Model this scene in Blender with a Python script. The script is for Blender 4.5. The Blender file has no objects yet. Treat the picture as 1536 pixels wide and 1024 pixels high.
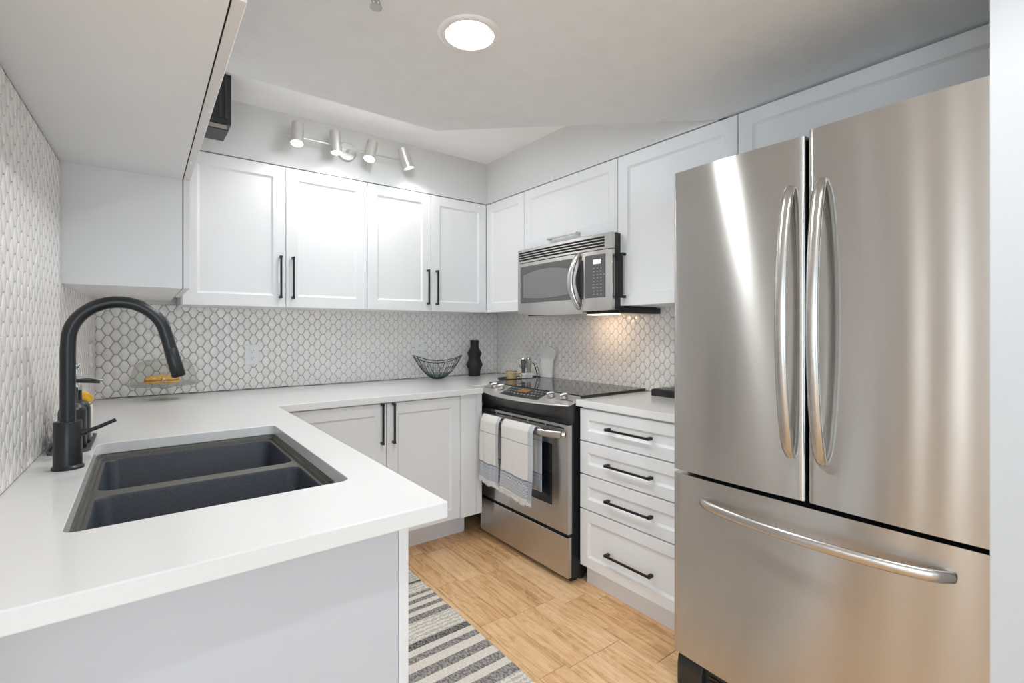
import bpy, bmesh, math, random
from mathutils import Vector, Matrix
random.seed(7)
R = math.radians
SC = bpy.context.scene
COL = SC.collection

# ------------------------------------------------------------------ camera
cam_d = bpy.data.cameras.new('camera'); cam = bpy.data.objects.new('camera', cam_d); COL.objects.link(cam)
cam_d.sensor_width = 36.0; cam_d.lens = 724.35 / 1536 * 36; cam_d.shift_y = -16.93 / 1536; cam_d.clip_start = .02
cam.location = (0, 0, 1.2549); cam.rotation_euler = (R(90), 0, -0.6529)
SC.camera = cam
# ------------------------------------------------------------------ world, exposure, daylight
SC.view_settings.view_transform = 'Standard'; SC.view_settings.look = 'None'
SC.view_settings.gamma = 1; SC.view_settings.use_curve_mapping = False
SC.view_settings.exposure = 0.58
SC.cycles.use_denoising = True
SC.cycles.max_bounces = 16; SC.cycles.diffuse_bounces = 12; SC.cycles.glossy_bounces = 5
SC.cycles.transparent_max_bounces = 12; SC.cycles.sample_clamp_indirect = 10.0
w = bpy.data.worlds.new('world'); SC.world = w; w.use_nodes = True
w.node_tree.nodes['Background'].inputs[0].default_value = (.685, .885, 1.06, 1)
w.node_tree.nodes['Background'].inputs[1].default_value = 4.7

def area(name, loc, rot, sx, sy, power, color, shape='RECTANGLE', spread=None):
    d = bpy.data.lights.new(name, 'AREA'); d.shape = shape; d.size = sx; d.size_y = sy; d.energy = power; d.color = color
    if spread: d.spread = spread
    o = bpy.data.objects.new(name, d); COL.objects.link(o); o.location = loc; o.rotation_euler = rot; return o
DAY = (.84, .93, 1.0)
# portals help the renderer find the sky through the living-area windows (they give off no light themselves)
def portal(loc, rot, sx, sy):
    o = area('window_portal', loc, rot, sx, sy, 1, DAY); o.data.cycles.is_portal = True
for a, b in ((-2.9, -1.2), (-1.05, .55)): portal(((a + b) / 2, -4.19, 1.225), (R(90), 0, 0), b - a, 1.55)
for a, b in ((-2.8, -1.15), (-1.05, -.25)): portal((-3.59, (a + b) / 2, 1.225), (R(90), 0, R(-90)), b - a, 1.55)
area('window_daylight_west', (-3.57, -1.2, 1.25), (R(90), 0, R(-90)), 3.2, 1.6, 11, DAY)

# ------------------------------------------------------------------ materials
M = {}
def nt(name):
    m = bpy.data.materials.new(name); m.use_nodes = True
    return m, m.node_tree.nodes, m.node_tree.links, m.node_tree.nodes['Principled BSDF']
def mat(name, col, rough=.5, metal=0, var=.03, scale=8, bump=0, bscale=60, coat=0, spec=.5, stretch=None, rvar=0, emit=None, estr=0):
    m, N, L, P = nt(name)
    tc = N.new('ShaderNodeTexCoord'); mp = N.new('ShaderNodeMapping'); L.new(tc.outputs['Object'], mp.inputs[0])
    if stretch: mp.inputs['Scale'].default_value = stretch
    ns = N.new('ShaderNodeTexNoise'); ns.inputs['Scale'].default_value = scale; ns.inputs['Detail'].default_value = 3
    L.new(mp.outputs[0], ns.inputs['Vector'])
    rp = N.new('ShaderNodeValToRGB'); e = rp.color_ramp.elements
    e[0].position = .3; e[1].position = .7
    e[0].color = tuple(max(0, c * (1 - var)) for c in col) + (1,); e[1].color = tuple(min(1, c * (1 + var)) for c in col) + (1,)
    L.new(ns.outputs['Fac'], rp.inputs[0]); L.new(rp.outputs[0], P.inputs['Base Color'])
    P.inputs['Roughness'].default_value = rough; P.inputs['Metallic'].default_value = metal
    P.inputs['Coat Weight'].default_value = coat; P.inputs['Specular IOR Level'].default_value = spec
    if rvar:
        mr = N.new('ShaderNodeMapRange'); mr.inputs['To Min'].default_value = rough - rvar; mr.inputs['To Max'].default_value = rough + rvar
        L.new(ns.outputs['Fac'], mr.inputs[0]); L.new(mr.outputs[0], P.inputs['Roughness'])
    if bump:
        n2 = N.new('ShaderNodeTexNoise'); n2.inputs['Scale'].default_value = bscale; n2.inputs['Detail'].default_value = 4
        L.new(mp.outputs[0], n2.inputs['Vector'])
        b = N.new('ShaderNodeBump'); b.inputs['Strength'].default_value = bump; b.inputs['Distance'].default_value = .002
        L.new(n2.outputs['Fac'], b.inputs['Height']); L.new(b.outputs[0], P.inputs['Normal'])
    if emit:
        P.inputs['Emission Color'].default_value = emit + (1,); P.inputs['Emission Strength'].default_value = estr
    M[name] = m; return m
mat('cabinet_paint', (.80, .797, .803), .38, var=.008, scale=3)
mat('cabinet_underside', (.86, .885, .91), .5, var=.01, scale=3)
mat('end_panel_dimmed', (.59, .60, .635), .42, var=.008, scale=3)  # cabinet paint darkened for the end panel, offsetting the strong light on it
mat('wall_paint', (.68, .68, .67), .7, var=.012, scale=5, bump=.08, bscale=220)
mat('partition_paint', (.58, .59, .61), .7, var=.01, scale=5, bump=.05, bscale=220)
mat('ceiling_paint', (.82, .845, .865), .85, var=.02, scale=14, bump=.35, bscale=260)
mat('upper_ceiling_paint', (.93, .93, .93), .85, var=.01, scale=10, bump=.1, bscale=260)
mat('quartz', (.78, .772, .768), .16, var=.012, scale=180, rvar=.03)
mat('tile_glaze', (.86, .825, .80), .18, var=.035, scale=22, bump=.05, bscale=30)
mat('grout', (.30, .27, .245), .9, var=.05, scale=80)
mat('black_metal', (.012, .012, .013), .38, metal=.3, var=.1, scale=30)
mat('black_matte', (.014, .015, .017), .33, var=.1, scale=20, rvar=.03)
mat('black_plastic', (.018, .018, .019), .35, var=.1, scale=20)
mat('black_gap', (.008, .008, .008), .8, var=.1)
mat('vase_black', (.016, .016, .015), .6, var=.1, scale=40, bump=.15, bscale=120)
mat('fascia_grey', (.035, .037, .038), .3, var=.05, scale=12)
mat('sink_composite', (.036, .043, .060), .42, var=.45, scale=420, rvar=.06)
mat('sink_rim', (.10, .095, .085), .45, var=.35, scale=320)
mat('plate_white', (.82, .82, .82), .3, var=.01)
mat('slot_dark', (.05, .05, .05), .6, var=.05)
mat('nickel', (.62, .60, .57), .28, metal=1, var=.03)
mat('nickel_satin', (.66, .645, .62), .36, metal=.75, var=.03)
mat('chrome', (.78, .78, .78), .08, metal=1, var=.02)
mat('gold', (.62, .42, .20), .2, metal=1, var=.05)
mat('white_enamel', (.86, .86, .85), .3, var=.01)
mat('cream_ceramic', (.74, .69, .60), .35, var=.03)
mat('yellow_sponge', (.80, .42, .02), .8, var=.35, scale=60, bump=.8, bscale=90)
mat('tray_grey', (.10, .105, .12), .5, var=.06)
mat('towel_cream', (.72, .70, .67), .9, var=.05, scale=60, bump=.5, bscale=500)
mat('marble', (.80, .78, .77), .25, var=.06, scale=9)
mat('amber_wax', (.70, .50, .26), .4, var=.1)
mat('pastry', (.95, .46, .07), .5, var=.3, scale=60, bump=.5, bscale=90)
mat('pastry_dark', (.35, .14, .03), .6, var=.3, scale=60)
mat('green_wire', (.006, .022, .014), .3, metal=.2, var=.1)
mat('mesh_fabric', (.03, .05, .045), .6, var=.3, scale=90)
mat('lens_grey', (.34, .31, .27), .3, var=.05)
mat('lamp_lens', (.9, .9, .9), .4, emit=(1.0, .98, .93), estr=7)
mat('recess_fill_lens', (.9, .9, .9), .4, emit=(1.0, .98, .95), estr=1.2)  # lens of the added, unseen fill light in the recess
mat('spot_lens', (.9, .9, .9), .4, emit=(1.0, .98, .94), estr=12)
mat('hood_lens', (.9, .8, .6), .4, emit=(1.0, .78, .52), estr=2.6)
mat('reflector', (.34, .33, .31), .30, metal=.8, var=.02)
mat('clock_amber', (.12, .06, .02), .4, emit=(1.0, .45, .12), estr=.12)
mat('clock_white', (.5, .5, .5), .4, emit=(.85, .9, .85), estr=.5)
mat('legend_grey', (.33, .33, .33), .5)
mat('oven_glass', (.008, .009, .011), .06, var=.05, spec=.6)
mat('cooktop_glass', (.006, .006, .007), .05, var=.05, spec=.8)
mat('microwave_glass', (.10, .10, .098), .22, var=.03, spec=.6)
mat('microwave_mesh', (.20, .20, .195), .3, var=.04, scale=300)
mat('panel_grey', (.10, .10, .10), .3, var=.03)
mat('sprinkler_metal', (.5, .49, .47), .3, metal=.8)
mat('baseboard_paint', (.78, .78, .78), .45, var=.01)

def steel(name, col, rough, aniso, streak=.05):
    m, N, L, P = nt(name)
    tc = N.new('ShaderNodeTexCoord'); mp = N.new('ShaderNodeMapping'); mp.inputs['Scale'].default_value = (2, 2, 420)
    L.new(tc.outputs['Object'], mp.inputs[0])
    ns = N.new('ShaderNodeTexNoise'); ns.inputs['Scale'].default_value = 3; ns.inputs['Detail'].default_value = 5
    L.new(mp.outputs[0], ns.inputs['Vector'])
    rp = N.new('ShaderNodeValToRGB'); e = rp.color_ramp.elements; e[0].position = .3; e[1].position = .7
    e[0].color = tuple(c * (1 - streak) for c in col) + (1,); e[1].color = tuple(min(1, c * (1 + streak)) for c in col) + (1,)
    L.new(ns.outputs['Fac'], rp.inputs[0]); L.new(rp.outputs[0], P.inputs['Base Color'])
    P.inputs['Metallic'].default_value = 1; P.inputs['Roughness'].default_value = rough
    mr = N.new('ShaderNodeMapRange'); mr.inputs['To Min'].default_value = rough - .004; mr.inputs['To Max'].default_value = rough + .004
    L.new(ns.outputs['Fac'], mr.inputs[0]); L.new(mr.outputs[0], P.inputs['Roughness'])
    P.inputs['Anisotropic'].default_value = aniso
    tg = N.new('ShaderNodeTangent'); tg.direction_type = 'UV_MAP'; tg.uv_map = 'brush'
    L.new(tg.outputs[0], P.inputs['Tangent'])
    M[name] = m
steel('steel_brushed', (.585, .565, .54), .25, 1.0, .008)
steel('steel_soft', (.60, .58, .555), .24, .5, .008)
STEELS = {'steel_brushed', 'steel_soft'}

def thin_glass(name, tint, k):
    m, N, L, P = nt(name); N.remove(P); out = N['Material Output']
    tr = N.new('ShaderNodeBsdfTransparent'); tr.inputs[0].default_value = tint + (1,)
    gl = N.new('ShaderNodeBsdfGlossy'); gl.inputs['Roughness'].default_value = .03
    lw = N.new('ShaderNodeLayerWeight'); lw.inputs[0].default_value = .5
    pw = N.new('ShaderNodeMath'); pw.operation = 'POWER'; pw.inputs[1].default_value = 3.5; L.new(lw.outputs['Facing'], pw.inputs[0])
    ma = N.new('ShaderNodeMath'); ma.operation = 'MULTIPLY_ADD'; ma.inputs[1].default_value = k; ma.inputs[2].default_value = .07; L.new(pw.outputs[0], ma.inputs[0])
    mx = N.new('ShaderNodeMixShader'); L.new(ma.outputs[0], mx.inputs[0]); L.new(tr.outputs[0], mx.inputs[1]); L.new(gl.outputs[0], mx.inputs[2])
    L.new(mx.outputs[0], out.inputs[0]); M[name] = m
thin_glass('clear_glass', (.93, .94, .92), .75)
thin_glass('green_glass', (.62, .74, .68), .35)
thin_glass('window_glass', (.97, .98, .98), .2)

def floor_mat():
    m, N, L, P = nt('wood_planks')
    at = N.new('ShaderNodeAttribute'); at.attribute_name = 'seed'
    tc = N.new('ShaderNodeTexCoord')
    ad = N.new('ShaderNodeVectorMath'); ad.operation = 'ADD'; L.new(tc.outputs['Object'], ad.inputs[0]); L.new(at.outputs['Color'], ad.inputs[1])
    def noise(sc, vscale, det=4, dist=0):
        mp = N.new('ShaderNodeMapping'); mp.inputs['Scale'].default_value = vscale; L.new(ad.outputs[0], mp.inputs[0])
        n = N.new('ShaderNodeTexNoise'); n.inputs['Scale'].default_value = sc; n.inputs['Detail'].default_value = det
        n.inputs['Distortion'].default_value = dist; L.new(mp.outputs[0], n.inputs['Vector']); return n
    g1 = noise(4.5, (3.2, 1.0, 1), 3, 1.6)      # broad cathedral figure
    g2 = noise(8, (7, .40, 1), 5, .9)          # fine grain
    wv = N.new('ShaderNodeMath'); wv.operation = 'MULTIPLY'; wv.inputs[1].default_value = 26; L.new(g1.outputs['Fac'], wv.inputs[0])
    sn = N.new('ShaderNodeMath'); sn.operation = 'SINE'; L.new(wv.outputs[0], sn.inputs[0])
    rp = N.new('ShaderNodeValToRGB'); e = rp.color_ramp.elements
    e[0].position = .16; e[0].color = (.46, .23, .09, 1); e[1].position = .74; e[1].color = (.90, .61, .36, 1)
    x = e.new(.48); x.color = (.78, .475, .235, 1)
    s2 = N.new('ShaderNodeMath'); s2.operation = 'MULTIPLY_ADD'; s2.inputs[1].default_value = .075; L.new(sn.outputs[0], s2.inputs[0]); L.new(g2.outputs['Fac'], s2.inputs[2])
    # per-plank tone shifts the ramp position
    sp = N.new('ShaderNodeSeparateColor'); L.new(at.outputs['Color'], sp.inputs[0])
    fr = N.new('ShaderNodeMath'); fr.operation = 'FRACT'; L.new(sp.outputs[2], fr.inputs[0])
    s3 = N.new('ShaderNodeMath'); s3.operation = 'MULTIPLY_ADD'; s3.inputs[1].default_value = .22; L.new(fr.outputs[0], s3.inputs[0]); L.new(s2.outputs[0], s3.inputs[2])
    s4 = N.new('ShaderNodeMath'); s4.operation = 'SUBTRACT'; s4.inputs[1].default_value = .10; L.new(s3.outputs[0], s4.inputs[0])
    L.new(s4.outputs[0], rp.inputs[0]); L.new(rp.outputs[0], P.inputs['Base Color'])
    P.inputs['Roughness'].default_value = .32
    b = N.new('ShaderNodeBump'); b.inputs['Strength'].default_value = .12; b.inputs['Distance'].default_value = .001
    L.new(g2.outputs['Fac'], b.inputs['Height']); L.new(b.outputs[0], P.inputs['Normal'])
    M['wood_planks'] = m
floor_mat()

def weave(name, c1, c2, wave):
    m, N, L, P = nt(name)
    tc = N.new('ShaderNodeTexCoord'); ns = N.new('ShaderNodeTexNoise'); ns.inputs['Scale'].default_value = 150; ns.inputs['Detail'].default_value = 3
    mp = N.new('ShaderNodeMapping'); mp.inputs['Rotation'].default_value = (0, 0, R(35)); mp.inputs['Scale'].default_value = (1, .45, 1)
    L.new(tc.outputs['Object'], mp.inputs[0]); L.new(mp.outputs[0], ns.inputs['Vector'])
    rp = N.new('ShaderNodeValToRGB'); e = rp.color_ramp.elements; e[0].position = .42; e[1].position = .58
    e[0].color = c1 + (1,); e[1].color = c2 + (1,)
    src = ns.outputs['Fac']
    if wave:
        wt = N.new('ShaderNodeTexWave'); wt.bands_direction = 'Y'; wt.wave_profile = 'TRI'; wt.inputs['Scale'].default_value = 14
        wt.inputs['Distortion'].default_value = 5; wt.inputs['Detail Scale'].default_value = 6; L.new(tc.outputs['Object'], wt.inputs[0])
        mx = N.new('ShaderNodeMath'); mx.operation = 'MULTIPLY_ADD'; mx.inputs[1].default_value = .35; mx.inputs[2].default_value = 0
        L.new(wt.outputs['Fac'], mx.inputs[0]); sm = N.new('ShaderNodeMath'); sm.operation = 'MULTIPLY_ADD'; sm.inputs[1].default_value = .65
        L.new(ns.outputs['Fac'], sm.inputs[0]); L.new(mx.outputs[0], sm.inputs[2]); src = sm.outputs[0]
    L.new(src, rp.inputs[0]); L.new(rp.outputs[0], P.inputs['Base Color']); P.inputs['Roughness'].default_value = .95
    b = N.new('ShaderNodeBump'); b.inputs['Strength'].default_value = .6; b.inputs['Distance'].default_value = .002
    L.new(src, b.inputs['Height']); L.new(b.outputs[0], P.inputs['Normal']); M[name] = m
weave('rug_cream', (.70, .64, .575), (.79, .73, .665), False)
weave('rug_grey', (.16, .145, .14), (.40, .37, .35), False)
weave('rug_dark', (.07, .062, .06), (.27, .25, .235), False)
weave('rug_zigzag', (.53, .49, .43), (.79, .74, .67), True)

def towel_mat():
    m, N, L, P = nt('towel_striped')
    uv = N.new('ShaderNodeUVMap'); uv.uv_map = 'cloth'; sx = N.new('ShaderNodeSeparateXYZ'); L.new(uv.outputs[0], sx.inputs[0])
    rp = N.new('ShaderNodeValToRGB'); cr = rp.color_ramp; cr.interpolation = 'CONSTANT'
    cream = (.74, .715, .68, 1); grey = (.36, .36, .37, 1); blue = (.23, .26, .31, 1); pale = (.60, .61, .63, 1)
    st = [(0, cream), (.185, grey), (.198, cream), (.69, blue)]
    v = .715
    k = 0
    while v < .95: st.append((v, pale if k % 2 == 0 else blue)); v += .0135 if k % 2 == 0 else .008; k += 1
    st.append((v, cream)); st = st[:31]
    cr.elements[0].color = st[0][1]; cr.elements[0].position = 0; cr.elements[1].position = st[1][0]; cr.elements[1].color = st[1][1]
    for p, c in st[2:]: x = cr.elements.new(p); x.color = c
    L.new(sx.outputs[1], rp.inputs[0])
    # long bluish band down one side
    gt = N.new('ShaderNodeMath'); gt.operation = 'GREATER_THAN'; gt.inputs[1].default_value = .86; L.new(sx.outputs[0], gt.inputs[0])
    ml = N.new('ShaderNodeMath'); ml.operation = 'MULTIPLY'; ml.inputs[1].default_value = .55; L.new(gt.outputs[0], ml.inputs[0])
    mx = N.new('ShaderNodeMix'); mx.data_type = 'RGBA'; L.new(ml.outputs[0], mx.inputs[0]); L.new(rp.outputs[0], mx.inputs[6]); mx.inputs[7].default_value = (.30, .34, .42, 1)
    L.new(mx.outputs[2], P.inputs['Base Color']); P.inputs['Roughness'].default_value = .95
    n = N.new('ShaderNodeTexNoise'); n.inputs['Scale'].default_value = 450; tc = N.new('ShaderNodeTexCoord'); L.new(tc.outputs['Object'], n.inputs['Vector'])
    b = N.new('ShaderNodeBump'); b.inputs['Strength'].default_value = .4; b.inputs['Distance'].default_value = .001
    L.new(n.outputs['Fac'], b.inputs['Height']); L.new(b.outputs[0], P.inputs['Normal']); M['towel_striped'] = m
towel_mat()

# ------------------------------------------------------------------ mesh helpers
def B(): return bmesh.new()
def box(bm, x0, x1, y0, y1, z0, z1, mx=None):
    vs = [bm.verts.new((x, y, z)) for x in (x0, x1) for y in (y0, y1) for z in (z0, z1)]
    for f in ((0, 1, 3, 2), (4, 6, 7, 5), (0, 4, 5, 1), (2, 3, 7, 6), (0, 2, 6, 4), (1, 5, 7, 3)): bm.faces.new([vs[i] for i in f])
    if mx: bmesh.ops.transform(bm, matrix=mx, verts=vs)
    return vs
def cyl(bm, p0, p1, r0, r1=None, seg=24, caps=True):
    tube(bm, [p0, p1], [r0, r0 if r1 is None else r1], seg, caps)
def tube(bm, pts, r, seg=12, caps=True, closed=False, flat=None, up=None):
    """sweep a circle (or ellipse: flat=(a,b) half-axes, a along 'up') along pts"""
    pts = [Vector(p) for p in pts]; n = len(pts)
    rr = r if isinstance(r, (list, tuple)) else [r] * n
    rings = []; prev = None
    for i, p in enumerate(pts):
        if closed: t = (pts[(i + 1) % n] - pts[i - 1]).normalized()
        else: t = (pts[min(i + 1, n - 1)] - pts[max(i - 1, 0)]).normalized()
        if up is not None: a = Vector(up); a = (a - t * a.dot(t)).normalized()
        elif prev is None:
            a = Vector((0, 0, 1)) if abs(t.z) < .9 else Vector((1, 0, 0)); a = (a - t * a.dot(t)).normalized()
        else: a = (prev - t * prev.dot(t)).normalized()
        prev = a; b = t.cross(a)
        fa, fb = flat if flat else (1, 1)
        rings.append([bm.verts.new(p + (a * math.cos(2 * math.pi * k / seg) * fa + b * math.sin(2 * math.pi * k / seg) * fb) * rr[i]) for k in range(seg)])
    for i in range(n if closed else n - 1):
        A, C = rings[i], rings[(i + 1) % n]
        for k in range(seg): bm.faces.new((A[k], A[(k + 1) % seg], C[(k + 1) % seg], C[k]))
    if caps and not closed: bm.faces.new(rings[0][::-1]); bm.faces.new(rings[-1])
def lathe(bm, prof, c, seg=32, cap0=True, cap1=True):
    rings = []
    for r, z in prof:
        rings.append([bm.verts.new((c[0] + r * math.cos(2 * math.pi * k / seg), c[1] + r * math.sin(2 * math.pi * k / seg), c[2] + z)) for k in range(seg)])
    for i in range(len(rings) - 1):
        for k in range(seg): bm.faces.new((rings[i][k], rings[i][(k + 1) % seg], rings[i + 1][(k + 1) % seg], rings[i + 1][k]))
    if cap0: bm.faces.new(rings[0][::-1])
    if cap1: bm.faces.new(rings[-1])
def prism(bm, pts, z0, z1, f=None):
    """polygon pts (a,b) extruded c0..c1; f maps (a,b,c)->xyz"""
    f = f or (lambda a, b, c: (a, b, c))
    lo = [bm.verts.new(f(a, b, z0)) for a, b in pts]; hi = [bm.verts.new(f(a, b, z1)) for a, b in pts]
    n = len(pts)
    bm.faces.new(lo[::-1]); bm.faces.new(hi)
    for i in range(n): bm.faces.new((lo[i], lo[(i + 1) % n], hi[(i + 1) % n], hi[i]))
def holed(bm, outer, holes, z0, z1, top=True, bottom=True, holewalls=True):
    """polygon with holes, extruded"""
    for z, on in ((z0, bottom), (z1, top)):
        if not on: continue
        es = []
        for lp in [outer] + holes:
            vs = [bm.verts.new((x, y, z)) for x, y in lp]
            es += [bm.edges.new((vs[i], vs[(i + 1) % len(vs)])) for i in range(len(vs))]
        bmesh.ops.triangle_fill(bm, edges=es, use_beauty=True)
    for lp in [outer] + (holes if holewalls else []):
        lo = [bm.verts.new((x, y, z0)) for x, y in lp]; hi = [bm.verts.new((x, y, z1)) for x, y in lp]
        for i in range(len(lp)): bm.faces.new((lo[i], lo[(i + 1) % len(lp)], hi[(i + 1) % len(lp)], hi[i]))
    bmesh.ops.remove_doubles(bm, verts=bm.verts, dist=1e-5)
def rrect(x0, x1, y0, y1, r, n=5):
    out = []
    for cx, cy, a0 in ((x1 - r, y1 - r, 0), (x0 + r, y1 - r, 90), (x0 + r, y0 + r, 180), (x1 - r, y0 + r, 270)):
        for k in range(n + 1): a = R(a0 + 90 * k / n); out.append((cx + r * math.cos(a), cy + r * math.sin(a)))
    return out
def circle(cx, cy, r, n=40): return [(cx + r * math.cos(2 * math.pi * k / n), cy + r * math.sin(2 * math.pi * k / n)) for k in range(n)]
def topmost(o):
    while o.parent: o = o.parent
    return o
WARP = None
def obj(name, bm, m, parent=None, smooth=0, bevel=0, solid=0, base=None):
    if WARP:
        for v in bm.verts: v.co = WARP(v.co)
    bmesh.ops.recalc_face_normals(bm, faces=bm.faces)
    me = bpy.data.meshes.new(name); 
    if parent is not None: L = topmost(parent).location.copy()
    elif base is not None: L = Vector(base)
    else:
        xs = [v.co.x for v in bm.verts]; ys = [v.co.y for v in bm.verts]; zs = [v.co.z for v in bm.verts]
        L = Vector(((min(xs) + max(xs)) / 2, (min(ys) + max(ys)) / 2, min(zs)))
    mats = m if isinstance(m, (list, tuple)) else [m]
    if any(x in STEELS for x in mats):
        uv = bm.loops.layers.uv.new('brush')
        for f in bm.faces:
            for l in f.loops: l[uv].uv = (l.vert.co.z + .001 * (l.vert.co.x), l.vert.co.x + l.vert.co.y)
    for v in bm.verts: v.co -= L
    bm.to_mesh(me); bm.free()
    for x in mats: me.materials.append(M[x])
    if smooth: me.shade_smooth(); me.set_sharp_from_angle(angle=R(smooth))
    o = bpy.data.objects.new(name, me); COL.objects.link(o)
    if parent is not None: o.parent = parent
    else: o.location = L
    if solid:
        s = o.modifiers.new('solid', 'SOLIDIFY'); s.thickness = solid; s.offset = 0
    if bevel:
        b = o.modifiers.new('bevel', 'BEVEL'); b.width = bevel; b.segments = 2; b.limit_method = 'ANGLE'; b.angle_limit = R(40)
    return o
def tag(o, label=None, cat=None, group=None, kind=None):
    if label: o['label'] = label
    if cat: o['category'] = cat
    if group: o['group'] = group
    if kind: o['kind'] = kind
    return o
def thing(name, label, cat, loc, group=None):
    o = bpy.data.objects.new(name, None); COL.objects.link(o); o.location = loc; o.empty_display_size = .05
    return tag(o, label, cat, group)
def structure(name, bm, m, parent=None, **k):
    o = obj(name, bm, m, parent, **k)
    if parent is None: o['kind'] = 'structure'
    return o

# orientation maps for fronts: (u along the width, v = height, w = outwards)
def facing_y(front): return lambda u, v, w: (u, front - w, v)          # faces the viewer down the room (-Y)
def facing_x(front): return lambda u, v, w: (front - w, u, v)          # right-hand run, faces -X
def facing_px(front): return lambda u, v, w: (front + w, u, v)         # left-hand run, faces +X

def shaker(parent, f, u0, u1, v0, v1, rail=.062, t=.020, name='door', g=.0015, bottom_rail=None):
    bm = B(); u0 += g; u1 -= g; v0 += g; v1 -= g
    def ring(i, w): return [bm.verts.new(f(a, b, w)) for a, b in ((u0 + i, v0 + i), (u1 - i, v0 + i), (u1 - i, v1 - i), (u0 + i, v1 - i))]
    rs = [ring(0, -t), ring(0, -.0015), ring(.0015, 0), ring(rail, 0), ring(rail + .005, -.005), ring(rail + .011, -.009)]
    bm.faces.new(rs[0])
    for a, b in zip(rs, rs[1:]):
        for k in range(4): bm.faces.new((a[k], a[(k + 1) % 4], b[(k + 1) % 4], b[k]))
    bm.faces.new(rs[-1])
    return obj(name, bm, 'cabinet_paint', parent)
def fbox(bm, f, u0, u1, v0, v1, w0, w1):
    vs = [bm.verts.new(f(u, v, w)) for u in (u0, u1) for v in (v0, v1) for w in (w0, w1)]
    for q in ((0, 1, 3, 2), (4, 6, 7, 5), (0, 4, 5, 1), (2, 3, 7, 6), (0, 2, 6, 4), (1, 5, 7, 3)): bm.faces.new([vs[i] for i in q])
def pull(parent, f, u0, u1, v0, v1, mt='black_metal'):
    """bar pull: vertical if u0==u1 else horizontal; two feet and a slim bar"""
    bm = B(); h = .0048
    if abs(u0 - u1) < 1e-6:
        for v in (v0, v1 - .013): fbox(bm, f, u0 - .0062, u0 + .0062, v, v + .013, 0, .030)
        fbox(bm, f, u0 - h, u0 + h, v0 + .002, v1 - .002, .022, .031)
    else:
        for u in (u0, u1 - .016): fbox(bm, f, u, u + .016, v0 - .0062, v0 + .0062, 0, .030)
        fbox(bm, f, u0 + .002, u1 - .002, v0 - h, v0 + h, .022, .031)
    return obj('handle', bm, mt, parent, bevel=.0015)

# ------------------------------------------------------------------ dimensions
YW = 3.138; XR = 2.253; ZC = .914; ZCB = .881; ZT = 2.131; ZB = 1.378; ZD = 2.137; ZH = 2.42
YB = 2.80; XF = 1.9165
def xw(y): return -.232 + .0273 * (y - 1.6)             # face of the left wall, slightly out of square
LIGHTS = [(.775, 1.222), (.80, .12)]

# ------------------------------------------------------------------ floor
bm = B(); sd = bm.loops.layers.float_color.new('seed')
def plank(x0, x1, y0, y1):
    g = .0009; c = .0012; z = 0
    a = [bm.verts.new(p) for p in ((x0 + g, y0 + g, z - .002), (x1 - g, y0 + g, z - .002), (x1 - g, y1 - g, z - .002), (x0 + g, y1 - g, z - .002))]
    b = [bm.verts.new(p) for p in ((x0 + g + c, y0 + g + c, z), (x1 - g - c, y0 + g + c, z), (x1 - g - c, y1 - g - c, z), (x0 + g + c, y1 - g - c, z))]
    fs = [bm.faces.new(b)] + [bm.faces.new((a[k], a[(k + 1) % 4], b[(k + 1) % 4], b[k])) for k in range(4)]
    s = (random.uniform(-9, 9), random.uniform(-9, 9), random.uniform(0, 1), 1)
    for q in fs:
        for l in q.loops: l[sd] = s
rows = [-3.60 + .14 * i for i in range(44)]
off = 1.135 - rows[min(range(44), key=lambda i: abs(rows[i] - 1.135))]
known = {1.135: 2.09, 1.26: 2.067, 1.40: 2.062, 1.54: 1.615}
edges = sorted(set([1.135, 1.26, 1.40, 1.54, 1.68] + [1.68 + .14 * i for i in range(1, 6)] + [1.135 - .14 * i for i in range(1, 35)]))
for xa, xb in zip(edges, edges[1:]):
    ph = None
    for k, s in known.items():
        if abs(xa - k) < .01: ph = s
    ln = .385 if (ph and ph > 2) else .50
    if ph is None: ph = random.uniform(0, .6); ln = .52
    y = ph - ln * math.ceil((ph + 4.4) / ln)
    while y < 3.3: plank(xa, xb, y, y + ln); y += ln
base_i = len(bm.faces)
fl = obj('floor', bm, 'wood_planks', base=(0, 0, 0)); fl['kind'] = 'structure'
bm = B(); box(bm, -3.9, 2.6, -4.6, 3.5, -.06, -.0025); o = obj('subfloor', bm, 'grout', fl)

# ------------------------------------------------------------------ walls
def wall_box(name, boxes, m='wall_paint'):
    bm = B()
    for b in boxes: box(bm, *b)
    return structure(name, bm, m)
wb = wall_box('wall_back', [(-3.8, 2.45, YW, YW + .12, 0, 2.55)])
wr = wall_box('wall_right', [(XR, XR + .12, .15, YW + .0, 0, 2.55)])
bm = B(); prism(bm, [(xw(.842), .842), (xw(YW), YW), (-.40, YW), (-.40, .842)], 0, 2.55); wl = structure('wall_left', bm, 'wall_paint')
wp = wall_box('wall_partition', [(1.35, 1.452, -4.3, .187, 0, 2.137), (1.452, XR + .12, -.05, .150, 0, 2.137)], 'partition_paint')
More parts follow.
